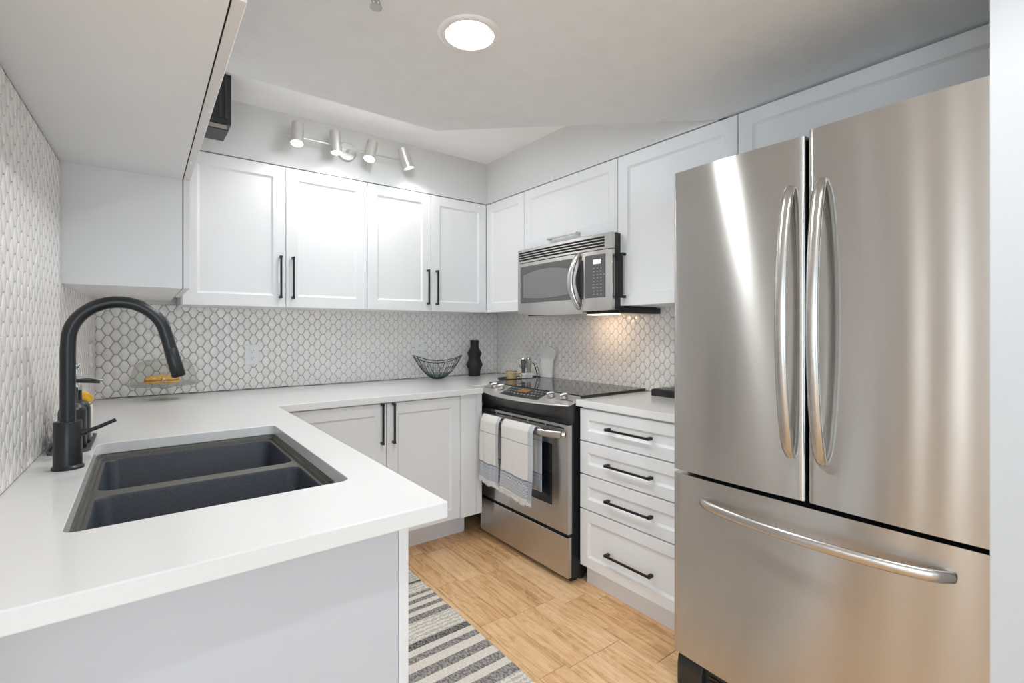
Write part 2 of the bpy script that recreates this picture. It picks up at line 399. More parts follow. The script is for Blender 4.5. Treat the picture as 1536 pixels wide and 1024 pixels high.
# living area behind and to the left of the viewer, with windows
def wall_holes(name, axis, c0, c1, a0, a1, z1, holes, m='partition_paint'):
    """axis 'x': wall spans y (a0..a1) at x c0..c1 ; holes (a,b,z0,z1) sorted"""
    bm = B()
    def put(a, b, za, zb):
        if b - a < 1e-4 or zb - za < 1e-4: return
        if axis == 'x': box(bm, c0, c1, a, b, za, zb)
        else: box(bm, a, b, c0, c1, za, zb)
    cur = a0
    for a, b, za, zb in holes:
        put(cur, a, 0, z1); put(a, b, 0, za); put(a, b, zb, z1); cur = b
    put(cur, a1, 0, z1)
    return structure(name, bm, m)
SW = [(-2.9, -1.2, .45, 2.0), (-1.05, .55, .45, 2.0)]
WW = [(-2.8, -1.15, .45, 2.0), (-1.05, -.25, .45, 2.0), (.66, .745, .25, 2.05), (1.24, 1.30, .25, 2.05)]
wall_holes('wall_south', 'y', -4.3, -4.2, -3.7, 1.35, 2.137, SW)
wall_holes('wall_west', 'x', -3.7, -3.6, -4.3, YW, 2.137, WW)
n = 0
for ax, c, hs in (('y', -4.25, SW), ('x', -3.65, WW)):
    for a, b, za, zb in hs:
        n += 1
        bm = B(); s = .035 if b - a > .5 else .006
        def pb(a_, b_, z_, zz, d):
            if ax == 'y': box(bm, a_, b_, c - d, c + d, z_, zz)
            else: box(bm, c - d, c + d, a_, b_, z_, zz)
        pb(a, a + s, za, zb, .04); pb(b - s, b, za, zb, .04); pb(a + s, b - s, za, za + s, .04); pb(a + s, b - s, zb - s, zb, .04)
        wo = structure('window_%d' % n, bm, 'white_enamel')
        bm = B(); pb(a + s, b - s, za + s, zb - s, .003); obj('pane', bm, 'window_glass', wo)
area('window_daylight_narrow', (-3.72, .7025, 1.15), (R(90), 0, R(-90)), .08, 1.75, 2.6, (1.0, .92, .83))
area('window_daylight_slit', (-3.72, 1.27, 1.15), (R(90), 0, R(-90)), .055, 1.75, 2.6, (1.0, .92, .83))
# ------------------------------------------------------------------ ceilings and soffits
poly = [(-3.7, -4.3), (XR + .12, -4.3), (XR + .12, 1.05), (1.955, 1.05), (1.031, 1.901), (-.40, 1.901), (-.40, YW), (-3.7, YW)]
bm = B(); holed(bm, poly, [circle(x, y, .071) for x, y in LIGHTS], ZD, 2.50, top=False, holewalls=False)
structure('ceiling', bm, 'ceiling_paint')
bm = B(); box(bm, -.41, XR + .13, 1.0, YW + .1, ZH, ZH + .03); o = structure('ceiling.001', bm, 'upper_ceiling_paint')
bm = B(); box(bm, -.20, XR, YB + .004, YW, ZT + .006, ZH); structure('trim_1', bm, 'wall_paint')
bm = B(); box(bm, XF + .004, XR, 1.055, YB + .004, ZT + .006, ZH); structure('trim_2', bm, 'wall_paint')

# ------------------------------------------------------------------ hexagon tile fields
def clip(poly, lim):
    for ax, sgn, c in ((0, 1, lim[0]), (0, -1, lim[1]), (1, 1, lim[2]), (1, -1, lim[3])):
        out = []
        for i in range(len(poly)):
            p, q = poly[i], poly[(i + 1) % len(poly)]
            dp, dq = sgn * (p[ax] - c), sgn * (q[ax] - c)
            if dp >= 0: out.append(p)
            if (dp >= 0) != (dq >= 0):
                t = dp / (dp - dq); out.append((p[0] + t * (q[0] - p[0]), p[1] + t * (q[1] - p[1])))
        poly = out
        if len(poly) < 3: return []
    return poly
def shrink(poly, d):
    cx = sum(p[0] for p in poly) / len(poly); cy = sum(p[1] for p in poly) / len(poly)
    out = []; n = len(poly)
    area_ = sum(poly[i][0] * poly[(i + 1) % n][1] - poly[(i + 1) % n][0] * poly[i][1] for i in range(n))
    if area_ < 0: poly = poly[::-1]
    for i in range(n):
        p0, p1, p2 = poly[i - 1], poly[i], poly[(i + 1) % n]
        e1 = Vector((p1[0] - p0[0], p1[1] - p0[1])); e2 = Vector((p2[0] - p1[0], p2[1] - p1[1]))
        if e1.length < 1e-6 or e2.length < 1e-6: return []
        n1 = Vector((-e1.y, e1.x)).normalized(); n2 = Vector((-e2.y, e2.x)).normalized()
        b = n1 + n2
        if b.length < 1e-3: return []
        b = b / b.dot(n1) 
        if b.length > 2.5: b = b.normalized() * 2.5
        out.append((p1[0] + b.x * d, p1[1] + b.y * d))
    return out
PA, PH, PT = .0325, .0623, .0155                # column pitch, row pitch, flat edge
def tiles(parent, regions, f, cu, cv, rise=.0045):
    bm = B(); b_ = PA - PT
    for (u0, u1, v0, v1) in regions:
        i0 = int((u0 - cu) / PA) - 2; i1 = int((u1 - cu) / PA) + 2; j0 = int((v0 - cv) / PH) - 2; j1 = int((v1 - cv) / PH) + 2
        for i in range(i0, i1 + 1):
            for j in range(j0, j1 + 1):
                x = cu + i * PA; z = cv + j * PH + (PH / 2 if i % 2 else 0)
                hx = [(x + PT / 2, z + PH / 2), (x - PT / 2, z + PH / 2), (x - PT / 2 - b_, z), (x - PT / 2, z - PH / 2), (x + PT / 2, z - PH / 2), (x + PT / 2 + b_, z)]
                p = clip(hx, (u0, u1, v0, v1))
                if len(p) < 3: continue
                A = abs(sum(p[k][0] * p[(k + 1) % len(p)][1] - p[(k + 1) % len(p)][0] * p[k][1] for k in range(len(p)))) / 2
                if A < 1.2e-4: continue
                q0 = shrink(p, .00095)
                if len(q0) < 3: continue
                q1 = shrink(q0, .0016); q2 = shrink(q0, .0045)
                if len(q1) < 3 or len(q2) < 3: continue
                rs = [[bm.verts.new(f(a, b, w)) for a, b in q] for q, w in ((q0, .0005), (q0, rise * .5), (q1, rise * .85), (q2, rise))]
                for r0, r1 in zip(rs, rs[1:]):
                    for k in range(len(r0)): bm.faces.new((r0[k], r0[(k + 1) % len(r0)], r1[(k + 1) % len(r0)], r1[k]))
                bm.faces.new(rs[-1])
    o = obj('tile_field', bm, 'tile_glaze', parent, smooth=50)
    bm = B()
    for (u0, u1, v0, v1) in regions:
        vs = [bm.verts.new(f(a, b, w)) for a in (u0, u1) for b in (v0, v1) for w in (-.0005, .0012)]
        for q in ((0, 1, 3, 2), (4, 6, 7, 5), (0, 4, 5, 1), (2, 3, 7, 6), (0, 2, 6, 4), (1, 5, 7, 3)): bm.faces.new([vs[i] for i in q])
    obj('grout', bm, 'grout', o)
    return o
tiles(wb, [(xw(YW), XR, ZC, ZB + .012)], lambda u, v, w: (u, YW - w, v), .316, 1.259)
tiles(wr, [(1.0, YW - .004, ZC, ZB + .02)], lambda u, v, w: (XR - w, u, v), 1.40, 1.23)
tiles(wl, [(.846, 2.145, ZC, 1.803), (2.145, YW - .004, ZC, 1.41)], lambda u, v, w: (xw(u) + w, u, v), 1.2, 1.24)
# slim white edge strip where the left wall meets the backsplash
# ------------------------------------------------------------------ worktops and sink
SX0, SX1, SY0, SY1 = -.108, .376, 1.100, 1.905
bm = B()
holed(bm, [(xw(.8424) + .0013, .8424), (.484, .8424), (.484, 2.376), (1.602, 2.376), (1.602, 2.514), (XR - .0013, 2.514), (XR - .0013, YW - .0013), (xw(YW) + .0013, YW - .0013)],
      [rrect(SX0, SX1, SY0, SY1, .022)], ZCB, ZC)
wt = obj('worktop', bm, 'quartz', bevel=.0025)
tag(wt, 'white quartz worktop around the sink running along the back wall into the corner', 'worktop')
bm = B(); box(bm, 1.703, XR - .0013, 1.006, 1.708, ZCB, ZC)
wt2 = obj('worktop', bm, 'quartz', bevel=.0025)
tag(wt2, 'short white quartz worktop between the stove and the fridge', 'worktop')

sk = thing('kitchen_sink', 'dark grey composite double bowl undermount sink', 'sink', ((SX0 + SX1) / 2, (SY0 + SY1) / 2, .66))
BOW = [(-.088, .356, 1.128, 1.478), (-.088, .356, 1.526, 1.880)]
def loops(bm, seq, close=True):
    rings = [[bm.verts.new((x, y, z)) for x, y in lp] for lp, z in seq]
    for a, b in zip(rings, rings[1:]):
        for k in range(len(a)): bm.faces.new((a[k], a[(k + 1) % len(a)], b[(k + 1) % len(a)], b[k]))
    if close: bm.faces.new(rings[-1])
bm = B()
loops(bm, [(rrect(SX0 - .03, SX1 + .03, SY0 - .03, SY1 + .03, .03), .8805), (rrect(SX0 + .004, SX1 - .004, SY0 + .006, SY1 - .006, .022), .8805),
           (rrect(SX0 + .006, SX1 - .006, SY0 + .008, SY1 - .008, .022), .874), (rrect(SX0 + .012, SX1 - .012, SY0 + .014, SY1 - .014, .022), .874),
           (rrect(SX0 + .0135, SX1 - .0135, SY0 + .0155, SY1 - .0155, .022), .866)], close=False)
es = []
for lp in [rrect(SX0 + .0135, SX1 - .0135, SY0 + .0155, SY1 - .0155, .022)] + [rrect(a, b, c, d, .03) for a, b, c, d in BOW]:
    vs = [bm.verts.new((x, y, .866)) for x, y in lp]; es += [bm.edges.new((vs[i], vs[(i + 1) % len(vs)])) for i in range(len(vs))]
bmesh.ops.triangle_fill(bm, edges=es, use_beauty=True)
obj('rim', bm, 'sink_rim', sk, smooth=30)
for i, (a, b, c, d) in enumerate(BOW):
    bm = B()
    loops(bm, [(rrect(a, b, c, d, .03), .866), (rrect(a + .003, b - .003, c + .003, d - .003, .03), .861), (rrect(a + .008, b - .008, c + .008, d - .008, .03), .70),
               (rrect(a + .018, b - .018, c + .018, d - .018, .03), .683), (rrect(a + .04, b - .04, c + .04, d - .04, .03), .679)])
    bo = obj('bowl', bm, 'sink_composite', sk, smooth=40)
    bm = B(); lathe(bm, [(.043, 0), (.043, .003), (.036, .004), (.030, -.0005), (.006, -.0005)], ((a + b) / 2, (c + d) / 2, .6795)); obj('drain', bm, 'chrome', bo, smooth=30)

# ------------------------------------------------------------------ base cabinets
def body(parent, boxes, m='cabinet_paint', name='carcass'):
    bm = B()
    for b in boxes: box(bm, *b)
    return obj(name, bm, m, parent)
# left run: sink cabinet with the end panel towards the viewer, corner cabinet beyond
sc_ = thing('sink_base_cabinet', 'white base cabinet with plain end panel under the sink worktop', 'cabinet', (.1, .95, 0))
body(sc_, [(xw(.93) + .02, .417, .930, .948, 0, ZCB - .001)], 'end_panel_dimmed', 'end_panel')
body(sc_, [(xw(.95) + .03, .395, .948, 2.0, .10, .64), (xw(.95) + .03, .340, .948, 2.0, 0, .10), (.395, .415, .948, 2.0, .10, .16)])
bm = B(); box(bm, .4185, .4400, .930, .952, .10, ZCB - .004); obj('filler_strip', bm, 'cabinet_paint', sc_, bevel=.001)
f = facing_px(.438)
for a, b, hu in ((.955, 1.475, 1.435), (1.475, 1.995, 1.515)):
    d = shaker(sc_, f, a, b, .16, .876); pull(d, f, hu, hu, .62, .85)
cc = thing('corner_base_cabinet', 'white corner base cabinet hidden where the sink run meets the back run', 'cabinet', (.1, 2.2, 0))
body(cc, [(-.170, .415, 2.004, YW - .012, .10, .878), (-.170, .34, 2.004, YW - .012, 0, .10)])
shaker(cc, f, 2.004, 2.36, .16, .876)
# back run
bc = thing('back_base_cabinet', 'white two door base cabinet under the back worktop', 'cabinet', (1.0, 2.7, 0))
body(bc, [(.420, 1.60, 2.422, YW - .012, .165, .878), (.420, 1.60, 2.585, YW - .012, 0, .165)])
f = facing_y(2.402)
d = shaker(bc, f, .500, 1.012, .170, .874, rail=.058); pull(d, f, .984, .984, .664, .878)
d = shaker(bc, f, 1.014, 1.463, .170, .874, rail=.058); pull(d, f, 1.047, 1.047, .662, .874)
bm = B(); box(bm, 1.466, 1.572, 2.404, 2.421, .165, .878); obj('filler_panel', bm, 'cabinet_paint', bc, bevel=.001)
bm = B(); box(bm, 1.574, 1.612, 2.404, 2.421, .165, .878); obj('filler_panel', bm, 'cabinet_paint', bc, bevel=.001)
# right run: drawers
dc = thing('drawer_cabinet', 'white base cabinet with four drawers between the stove and the fridge', 'cabinet', (1.98, 1.35, 0))
body(dc, [(1.735, XR - .012, 1.02, 1.688, .10, .878), (1.762, XR - .012, 1.02, 1.688, 0, .10)])
f = facing_x(1.714)
for (z0, z1), hz, (ha, hb) in (((.716, .874), .797, (1.26, 1.507)), ((.554, .713), .630, (1.257, 1.511)), ((.384, .551), .465, (1.257, 1.511)), ((.102, .381), .217, (1.257, 1.511))):
    d = shaker(dc, f, 1.075, 1.690, z0, z1, rail=.050, name='drawer_front', g=.0018); pull(d, f, ha, hb, hz, hz)
bm = B(); box(bm, 1.722, 1.735, 1.02, 1.073, .10, .878); obj('filler_panel', bm, 'cabinet_paint', dc)

# ------------------------------------------------------------------ wall cabinets
UG = 'white wall cabinets'
# over the sink (left wall, short)
ZS = 1.808; ZBL = 1.408; YK = 2.150
os_ = thing('over_sink_cabinet', 'short white wall cabinet high above the sink, seen from underneath', 'cabinet', (-.05, 1.5, ZS))
bm = B(); prism(bm, [(xw(.925) + .001, .925), (.116, .925), (.116, YK - .001), (xw(YK) + .001, YK - .001)], ZS, ZT); obj('carcass', bm, 'cabinet_underside', os_)
bm = B(); box(bm, .1165, .1193, .928, YK - .003, ZS + .002, ZT); obj('door_gap_shade', bm, 'black_gap', os_)  # black strip stands in for the shade in the gap behind the doors
f = facing_px(.141)
for a, b in ((.922, 1.600), (1.600, YK)):
    shaker(os_, f, a, b, ZS, ZT, t=.0215, rail=.055)
# corner wall cabinet on the left wall
lc = thing('left_corner_wall_cabinet', 'white wall cabinet hanging lower at the far end of the sink wall', 'cabinet', (-.05, 2.5, ZBL))
bm = B(); prism(bm, [(xw(YK) + .001, YK), (.116, YK), (.116, YW - .002), (xw(YW) + .003, YW - .002)], ZBL, ZT); obj('carcass', bm, 'cabinet_paint', lc)
bm = B(); box(bm, .1165, .1193, YK + .002, YB - .03, ZBL + .002, ZT); obj('door_gap_shade', bm, 'black_gap', lc)  # same strip of painted shade behind this door
shaker(lc, f, YK + .001, YB - .026, ZBL, ZT, t=.0215, rail=.055)
bm = B(); box(bm, .1165, .143, YK - .004, YK + .0005, 1.41, 1.628); 
bm.free()
# back wall
def upper(name, label, carc, f, doors, handles, loc, rail=.060):
    t = thing(name, label, 'cabinet', loc)
    body(t, carc)
    for (a, b, z0, z1), h in zip(doors, handles):
        d = shaker(t, f, a, b, z0, z1, rail=rail)
        if h: pull(d, f, *h)
    return t
fy = facing_y(YB); fx = facing_x(XF)
upper('back_wall_cabinet', 'white two door wall cabinet under the four spotlights, its doors brightly lit',
      [(.146, 1.058, YB + .0215, YW - .003, ZB, ZT)], fy, [(.150, .6115, ZB - .002, ZT), (.6115, 1.058, ZB - .002, ZT)],
      [(.583, .583, 1.424, 1.650), (.645, .645, 1.424, 1.650)], (.6, 2.97, ZB))
upper('back_wall_cabinet', 'white two door wall cabinet on the back wall above the wire bowl',
      [(1.062, XF + .0195, YB + .0215, YW - .003, ZB, ZT)], fy, [(1.060, 1.4844, ZB - .002, ZT), (1.4844, 1.9155, ZB - .002, ZT)],
      [(1.455, 1.455, 1.418, 1.643), (1.520, 1.520, 1.418, 1.643)], (1.5, 2.97, ZB))
upper('right_corner_wall_cabinet', 'white narrow wall cabinet in the right corner, left of the microwave',
      [(XF + .0215, XR - .003, 2.380, YB + .0205, ZB, ZT)], fx, [(2.378, YB - .0005, ZB - .002, ZT)], [None], (2.1, 2.6, ZB))
upper('over_microwave_cabinet', 'short white wall cabinet directly above the microwave',
      [(XF + .0215, XR - .003, 1.626, 2.374, 1.752, ZT)], fx, [(1.624, 2.376, 1.752, ZT)], [(1.888, 2.135, 1.790, 1.790, 'nickel')], (2.1, 2.0, 1.75), rail=.055)
upper('tall_wall_cabinet', 'white single door wall cabinet between the microwave and the fridge',
      [(XF + .0215, XR - .003, 1.004, 1.600, ZB, ZT)], fx, [(1.000, 1.622, ZB - .002, ZT)], [(1.574, 1.574, 1.415, 1.640)], (2.1, 1.3, ZB))
upper('over_fridge_cabinet', 'wide white wall cabinet above the fridge with one long panel',
      [(XF + .0215, XR - .003, .156, .996, 1.835, ZT)], fx, [(.156, .998, 1.835, ZT)], [None], (2.1, .6, 1.835), rail=.055)

# ------------------------------------------------------------------ microwave
mw = thing('microwave_oven', 'stainless steel over-the-range microwave with curved handle', 'microwave', (2.0, 1.985, 1.35))
Y0, Y1 = 1.602, 2.362; MZ0, MZ1 = 1.352, 1.745
body(mw, [(1.872, 1.935, Y0 + .002, Y1 - .002, MZ0 + .008, MZ1 - .002), (1.935, XR - .005, Y0 + .002, Y1 - .002, 1.343, ZB - .006)], 'black_plastic', 'casing')
bm = B(); box(bm, 1.935, XR - .005, 1.628, 2.372, ZB - .004, MZ1 - .004); obj('rear_casing', bm, 'black_plastic', mw)
def bowfront(bm, ya, yb, z0, z1, x0, bow, depth, n=20, dip=0, c0=None, c1=None):
    """slab whose front (towards -X) bows outwards between c0..c1"""
    c0 = Y0 if c0 is None else c0; c1 = Y1 if c1 is None else c1
    fr = []
    for i in range(n + 1):
        y = ya + (yb - ya) * i / n; s = 1 - ((2 * (y - c0) / (c1 - c0)) - 1) ** 2
        fr.append((x0 - bow * s, y, z0 - dip * s, z1))
    lo = [bm.verts.new((x, y, a)) for x, y, a, b in fr]; hi = [bm.verts.new((x, y, b)) for x, y, a, b in fr]
    lob = [bm.verts.new((x0 + depth, y, a)) for x, y, a, b in fr]; hib = [bm.verts.new((x0 + depth, y, b)) for x, y, a, b in fr]
    for i in range(n):
        bm.faces.new((lo[i], lo[i + 1], hi[i + 1], hi[i])); bm.faces.new((lob[i], hib[i], hib[i + 1], lob[i + 1]))
        bm.faces.new((lo[i], lob[i], lob[i + 1], lo[i + 1])); bm.faces.new((hi[i], hi[i + 1], hib[i + 1], hib[i]))
    bm.faces.new((lo[0], hi[0], hib[0], lob[0])); bm.faces.new((lo[n], lob[n], hib[n], hi[n]))
MB_ = .014
bm = B(); bowfront(bm, Y0, Y1, 1.664, MZ1, 1.852, MB_, .02); g = obj('vent_panel', bm, 'steel_soft', mw, smooth=30, bevel=.0015)
for k in range(4):
    bm = B(); z = 1.676 + k * .0145; bowfront(bm, 1.650, 2.346, z, z + .0095, 1.8510, MB_, .004); obj('vent_slot', bm, 'black_gap', g)
bm = B(); bowfront(bm, 1.795, Y1, MZ0, 1.661, 1.852, MB_, .02, dip=.014, c0=1.50); dr = obj('door', bm, 'steel_soft', mw, smooth=30, bevel=.0015)
def onbow(bm, pts, x0, bow, lift, depth, nsub=14):
    """flat outline pts (y,z) laid on the bowed front, as a thin plate"""
    ys = [p[0] for p in pts]
    f2 = lambda a, b, c: (x0 - bow * (1 - ((2 * (a - Y0) / (Y1 - Y0)) - 1) ** 2) - lift + c, a, b)
    prism(bm, pts, 0, depth, f2)
def subdiv_outline(pts, n=8):
    out = []
    for i in range(len(pts)):
        p, q = pts[i], pts[(i + 1) % len(pts)]
        for k in range(n): out.append((p[0] + (q[0] - p[0]) * k / n, p[1] + (q[1] - p[1]) * k / n))
    return out
bm = B(); bowfront(bm, 1.868, 2.330, 1.418, 1.640, 1.8508, MB_, .003); gl = obj('window', bm, 'microwave_glass', dr, smooth=30)
bm = B()
n = 18; lo = []; hi = []
for i in range(n + 1):
    y = 1.880 + (2.300 - 1.880) * i / n; s = 1 - ((2 * (y - Y0) / (Y1 - Y0)) - 1) ** 2; x = 1.8508 - MB_ * s - .0012
    c = 1 - (2 * i / n - 1) ** 2
    lo.append(bm.verts.new((x, y, 1.452 - .012 * c))); hi.append(bm.verts.new((x, y, 1.585 + .024 * c)))
for i in range(n): bm.faces.new((lo[i], lo[i + 1], hi[i + 1], hi[i]))
obj('window_screen', bm, 'microwave_mesh', dr, solid=.0006)
bm = B(); bowfront(bm, Y0, 1.7935, MZ0 + .006, 1.661, 1.852, MB_, .02, dip=.004, c1=1.9); cp = obj('control_side', bm, 'steel_soft', mw, smooth=30, bevel=.0015)
bm = B(); bowfront(bm, 1.640, 1.775, 1.420, 1.640, 1.8500, MB_, .003, c0=Y0, c1=1.99); kp = obj('keypad', bm, 'panel_grey', mw, smooth=30)
def kx(y): s = 1 - ((2 * (y - Y0) / (1.99 - Y0)) - 1) ** 2; return 1.8500 - MB_ * s
bm = B(); box(bm, kx(1.70) - .0012, kx(1.70) + .001, 1.668, 1.722, 1.592, 1.616); obj('display', bm, 'clock_white', kp)
bm = B()
for r in range(9):
    z = 1.572 - r * .0165
    for c in range(3 if r not in (2,) else 4):
        y = 1.722 - c * .023; hgt = .004
        bm = B(); box(bm, kx(y) - .0009, kx(y) + .001, y - .013, y - .013 + random.choice((.007, .010, .012)), z - hgt, z); obj('key_mark', bm, 'legend_grey', kp)
bm = B()
pts = []
for i in range(25):
    t = i / 24; a = math.sin(math.pi * t); pts.append((1.838 - .040 * a ** .7, 1.818 + .028 * a, 1.368 + .290 * t))
tube(bm, pts, [.011 + .0055 * math.sin(math.pi * i / 24) for i in range(25)], 14, flat=(1.25, .75), up=(0, 1, 0)); obj('handle', bm, 'steel_soft', dr, smooth=50)
bm = B()
for i in range(1):
    pp = [(1.8355, 1.822 + .020 * math.sin(math.pi * k / 16) - .026, 1.415 + .205 * k / 16) for k in range(17)]
    tube(bm, pp, [.004 + .014 * math.sin(math.pi * k / 16) for k in range(17)], 10, flat=(1.5, .35), up=(0, 1, 0))
obj('handle_recess', bm, 'black_plastic', dr, smooth=50)
bm = B(); box(bm, 1.937, 2.20, 1.64, 2.33, 1.3405, 1.3445); un = obj('underside_grille', bm, 'nickel', mw)
bm = B(); box(bm, 1.94, 2.02, 1.69, 1.86, 1.3365, 1.3400); obj('work_light', bm, 'hood_lens', un, bevel=.001)
area('microwave_work_lamp', (2.08, 1.93, 1.336), (0, R(-28), 0), .05, .10, .42, (1.0, .70, .44))

# ------------------------------------------------------------------ stove
def stove_place(p):
    return Vector((p[0] + .040, 2.103 + (p[1] - 2.055) * 1.018, p[2] if p[2] >= .9 else max(0, 1.2549 + (p[2] - 1.2549) * 1.024)))
WARP = stove_place
RY0, RY1 = 1.675, 2.435
st = thing('slide_in_range', 'stainless steel and black glass-top electric stove', 'stove', (1.95, 2.055, 0))
body(st, [(1.648, 2.195, RY0 + .001, RY1 - .001, .055, .905)], 'black_plastic', 'casing')
bm = B(); prism(bm, [(1.700, 1.656), (2.200, 1.656), (2.200, 2.454), (1.700, 2.454)], .9145, .9300); ck = obj('cooktop', bm, 'cooktop_glass', st, bevel=.001)
for cx, cy, r in ((1.84, 1.85, .095), (1.84, 2.26, .075), (2.07, 1.85, .075), (2.07, 2.26, .095)):
    bm = B(); tube(bm, [(cx + r * math.cos(a * math.pi / 24), cy + r * math.sin(a * math.pi / 24), .9301) for a in range(48)], .0006, 6, closed=True); obj('burner_mark', bm, 'legend_grey', ck)
# sloping control panel with a bowed front
def panel_pts(n=24):
    out = []
    for i in range(n + 1):
        y = RY0 - .006 + (RY1 - RY0 + .012) * i / n; s = 1 - (2 * i / n - 1) ** 2
        out.append((y, 1.612 - .048 * s, .895 - .008 * s))
    return out
bm = B(); P_ = panel_pts(); top0 = []; top1 = []; bot0 = []; bot1 = []
for y, x, z in P_:
    top0.append(bm.verts.new((x, y, z))); top1.append(bm.verts.new((1.716, y, .9305)))
    bot0.append(bm.verts.new((x, y, z - .006))); bot1.append(bm.verts.new((1.716, y, .905)))
n = len(P_) - 1
for i in range(n):
    bm.faces.new((top0[i], top0[i + 1], top1[i + 1], top1[i])); bm.faces.new((bot0[i], bot1[i], bot1[i + 1], bot0[i + 1]))
    bm.faces.new((top0[i], bot0[i], bot0[i + 1], top0[i + 1])); bm.faces.new((top1[i], top1[i + 1], bot1[i + 1], bot1[i]))
bm.faces.new((top0[0], top1[0], bot1[0], bot0[0])); bm.faces.new((top0[n], bot0[n], bot1[n], top1[n]))
cpn = obj('control_panel', bm, 'nickel_satin', st, smooth=30, bevel=.002)
def on_panel(y, t, lift=0):
    i = (y - (RY0 - .006)) / (RY1 - RY0 + .012); s = 1 - (2 * i - 1) ** 2
    x0, z0 = 1.612 - .048 * s, .895 - .008 * s
    x, z = x0 + (1.716 - x0) * t, z0 + (.9305 - z0) * t
    nx, nz = -( .9305 - z0), (1.716 - x0); l = math.hypot(nx, nz)
    return (x + nx / l * lift, y, z + nz / l * lift)
def plate(bm, ya, yb, t0, t1, lift, n=10, skew=0):
    rows_ = [[bm.verts.new(on_panel(ya + (yb - ya) * i / n + skew * (t - .5), t, lift)) for i in range(n + 1)] for t in (t0, t1)]
    low = [[bm.verts.new(on_panel(ya + (yb - ya) * i / n + skew * (t - .5), t, lift - .002)) for i in range(n + 1)] for t in (t0, t1)]
    for i in range(n):
        bm.faces.new((rows_[0][i], rows_[0][i + 1], rows_[1][i + 1], rows_[1][i]))
        bm.faces.new((rows_[0][i], low[0][i], low[0][i + 1], rows_[0][i + 1])); bm.faces.new((rows_[1][i], rows_[1][i + 1], low[1][i + 1], low[1][i]))
    bm.faces.new((rows_[0][0], rows_[1][0], low[1][0], low[0][0])); bm.faces.new((rows_[0][n], low[0][n], low[1][n], rows_[1][n]))
bm = B(); plate(bm, 1.885, 2.215, .20, .88, .0015); dp = obj('display_panel', bm, 'fascia_grey', st)
bm = B(); plate(bm, 2.025, 2.105, .52, .78, .0022, 3); obj('clock', bm, 'clock_amber', dp)
bm = B()
for yy in (1.905, 1.93, 1.955, 1.98, 2.125, 2.15, 2.175, 2.195):
    for t in (.36, .55, .74): bm = B(); plate(bm, yy, yy + .009, t, t + .05, .0022, 1); obj('key_mark', bm, 'legend_grey', dp)
for yy in (2.0, 2.03, 2.06, 2.09): bm = B(); plate(bm, yy, yy + .012, .33, .38, .0022, 1); obj('key_mark', bm, 'legend_grey', dp)
for yy in (2.345, 2.265, 1.835, 1.745):
    c = Vector(on_panel(yy, .55)); nrm = (Vector(on_panel(yy, .55, 1)) - c).normalized()
    bm = B(); cyl(bm, c, c + nrm * .010, .021, .020, 28); cyl(bm, c + nrm * .010, c + nrm * .014, .017, .015, 28)
    side = Vector((0, 1, 0)); upv = nrm.cross(side)
    dirv = (side * .55 + upv * .85).normalized()
    tube(bm, [c + nrm * .018 - dirv * .019, c + nrm * .021, c + nrm * .018 + dirv * .019], [.005, .0065, .005], 10)
    obj('knob', bm, 'nickel', cpn, smooth=40)
# dark fascia below the panel
bm = B(); fr = []; n = 24
A_, B_, C_, D_ = [], [], [], []
for i in range(n + 1):
    y = RY0 - .004 + (RY1 - RY0 + .008) * i / n; s = 1 - (2 * i / n - 1) ** 2
    A_.append(bm.verts.new((1.614 - .048 * s, y, .888 - .008 * s))); B_.append(bm.verts.new((1.620 - .030 * s, y, .848 - .012 * s)))
    C_.append(bm.verts.new((1.640 - .012 * s, y, .812))); D_.append(bm.verts.new((1.66, y, .900)))
E_ = [bm.verts.new((1.66, v.co.y, .812)) for v in C_]
for q0, q1 in ((A_, B_), (B_, C_), (C_, E_), (E_, D_), (D_, A_)):
    for i in range(n): bm.faces.new((q0[i], q0[i + 1], q1[i + 1], q1[i]))
bm.faces.new((A_[0], B_[0], C_[0], E_[0], D_[0])); bm.faces.new((A_[n], B_[n], C_[n], E_[n], D_[n])[::-1])
obj('fascia', bm, 'fascia_grey', st, smooth=30)
# oven door
bm = B()
def slab(bm, y0, y1, z0, z1, x0, x1, hole=None):
    if hole:
        h0, h1, k0, k1 = hole
        box(bm, x0, x1, y0, h0, z0, z1); box(bm, x0, x1, h1, y1, z0, z1); box(bm, x0, x1, h0, h1, z0, k0); box(bm, x0, x1, h0, h1, k1, z1)
    else: box(bm, x0, x1, y0, y1, z0, z1)
slab(bm, RY0, RY1, .272, .797, 1.620, 1.646, (1.79, 2.32, .385, .690)); bmesh.ops.remove_doubles(bm, verts=bm.verts, dist=1e-5)
od = obj('oven_door', bm, 'steel_brushed', st)
bm = B(); box(bm, 1.6225, 1.640, 1.79, 2.32, .385, .690); obj('oven_window', bm, 'oven_glass', od)
for k in range(5):
    a = RY0 + .030 + k * .1425; bm = B(); box(bm, 1.6188, 1.6215, a, a + .130, .7755, .7835); obj('vent_slot', bm, 'black_gap', od)
bm = B(); pts = []
for i in range(21):
    t = i / 20; y = 1.715 + (2.395 - 1.715) * t; s = 1 - abs(2 * t - 1) ** 4
    pts.append((1.608 - .052 * s, y, .748))
tube(bm, pts, .0135, 16, flat=(1.35, .8), up=(0, 0, 1)); 
cyl(bm, (1.608, 1.715, .748), (1.622, 1.710, .748), .014, .018); cyl(bm, (1.608, 2.395, .748), (1.622, 2.400, .748), .014, .018)
obj('handle', bm, 'nickel', od, smooth=50)
bm = B(); box(bm, 1.630, 1.648, RY0 + .004, RY1 - .004, .250, .272); obj('door_gap', bm, 'black_gap', st)
bm = B(); box(bm, 1.618, 1.646, RY0, RY1, .060, .256); obj('storage_drawer', bm, 'steel_brushed', st, bevel=.004)
bm = B(); box(bm, 1.660, 1.70, RY0 + .02, RY1 - .02, .004, .055)
obj('kick_plate', bm, 'black_plastic', st)
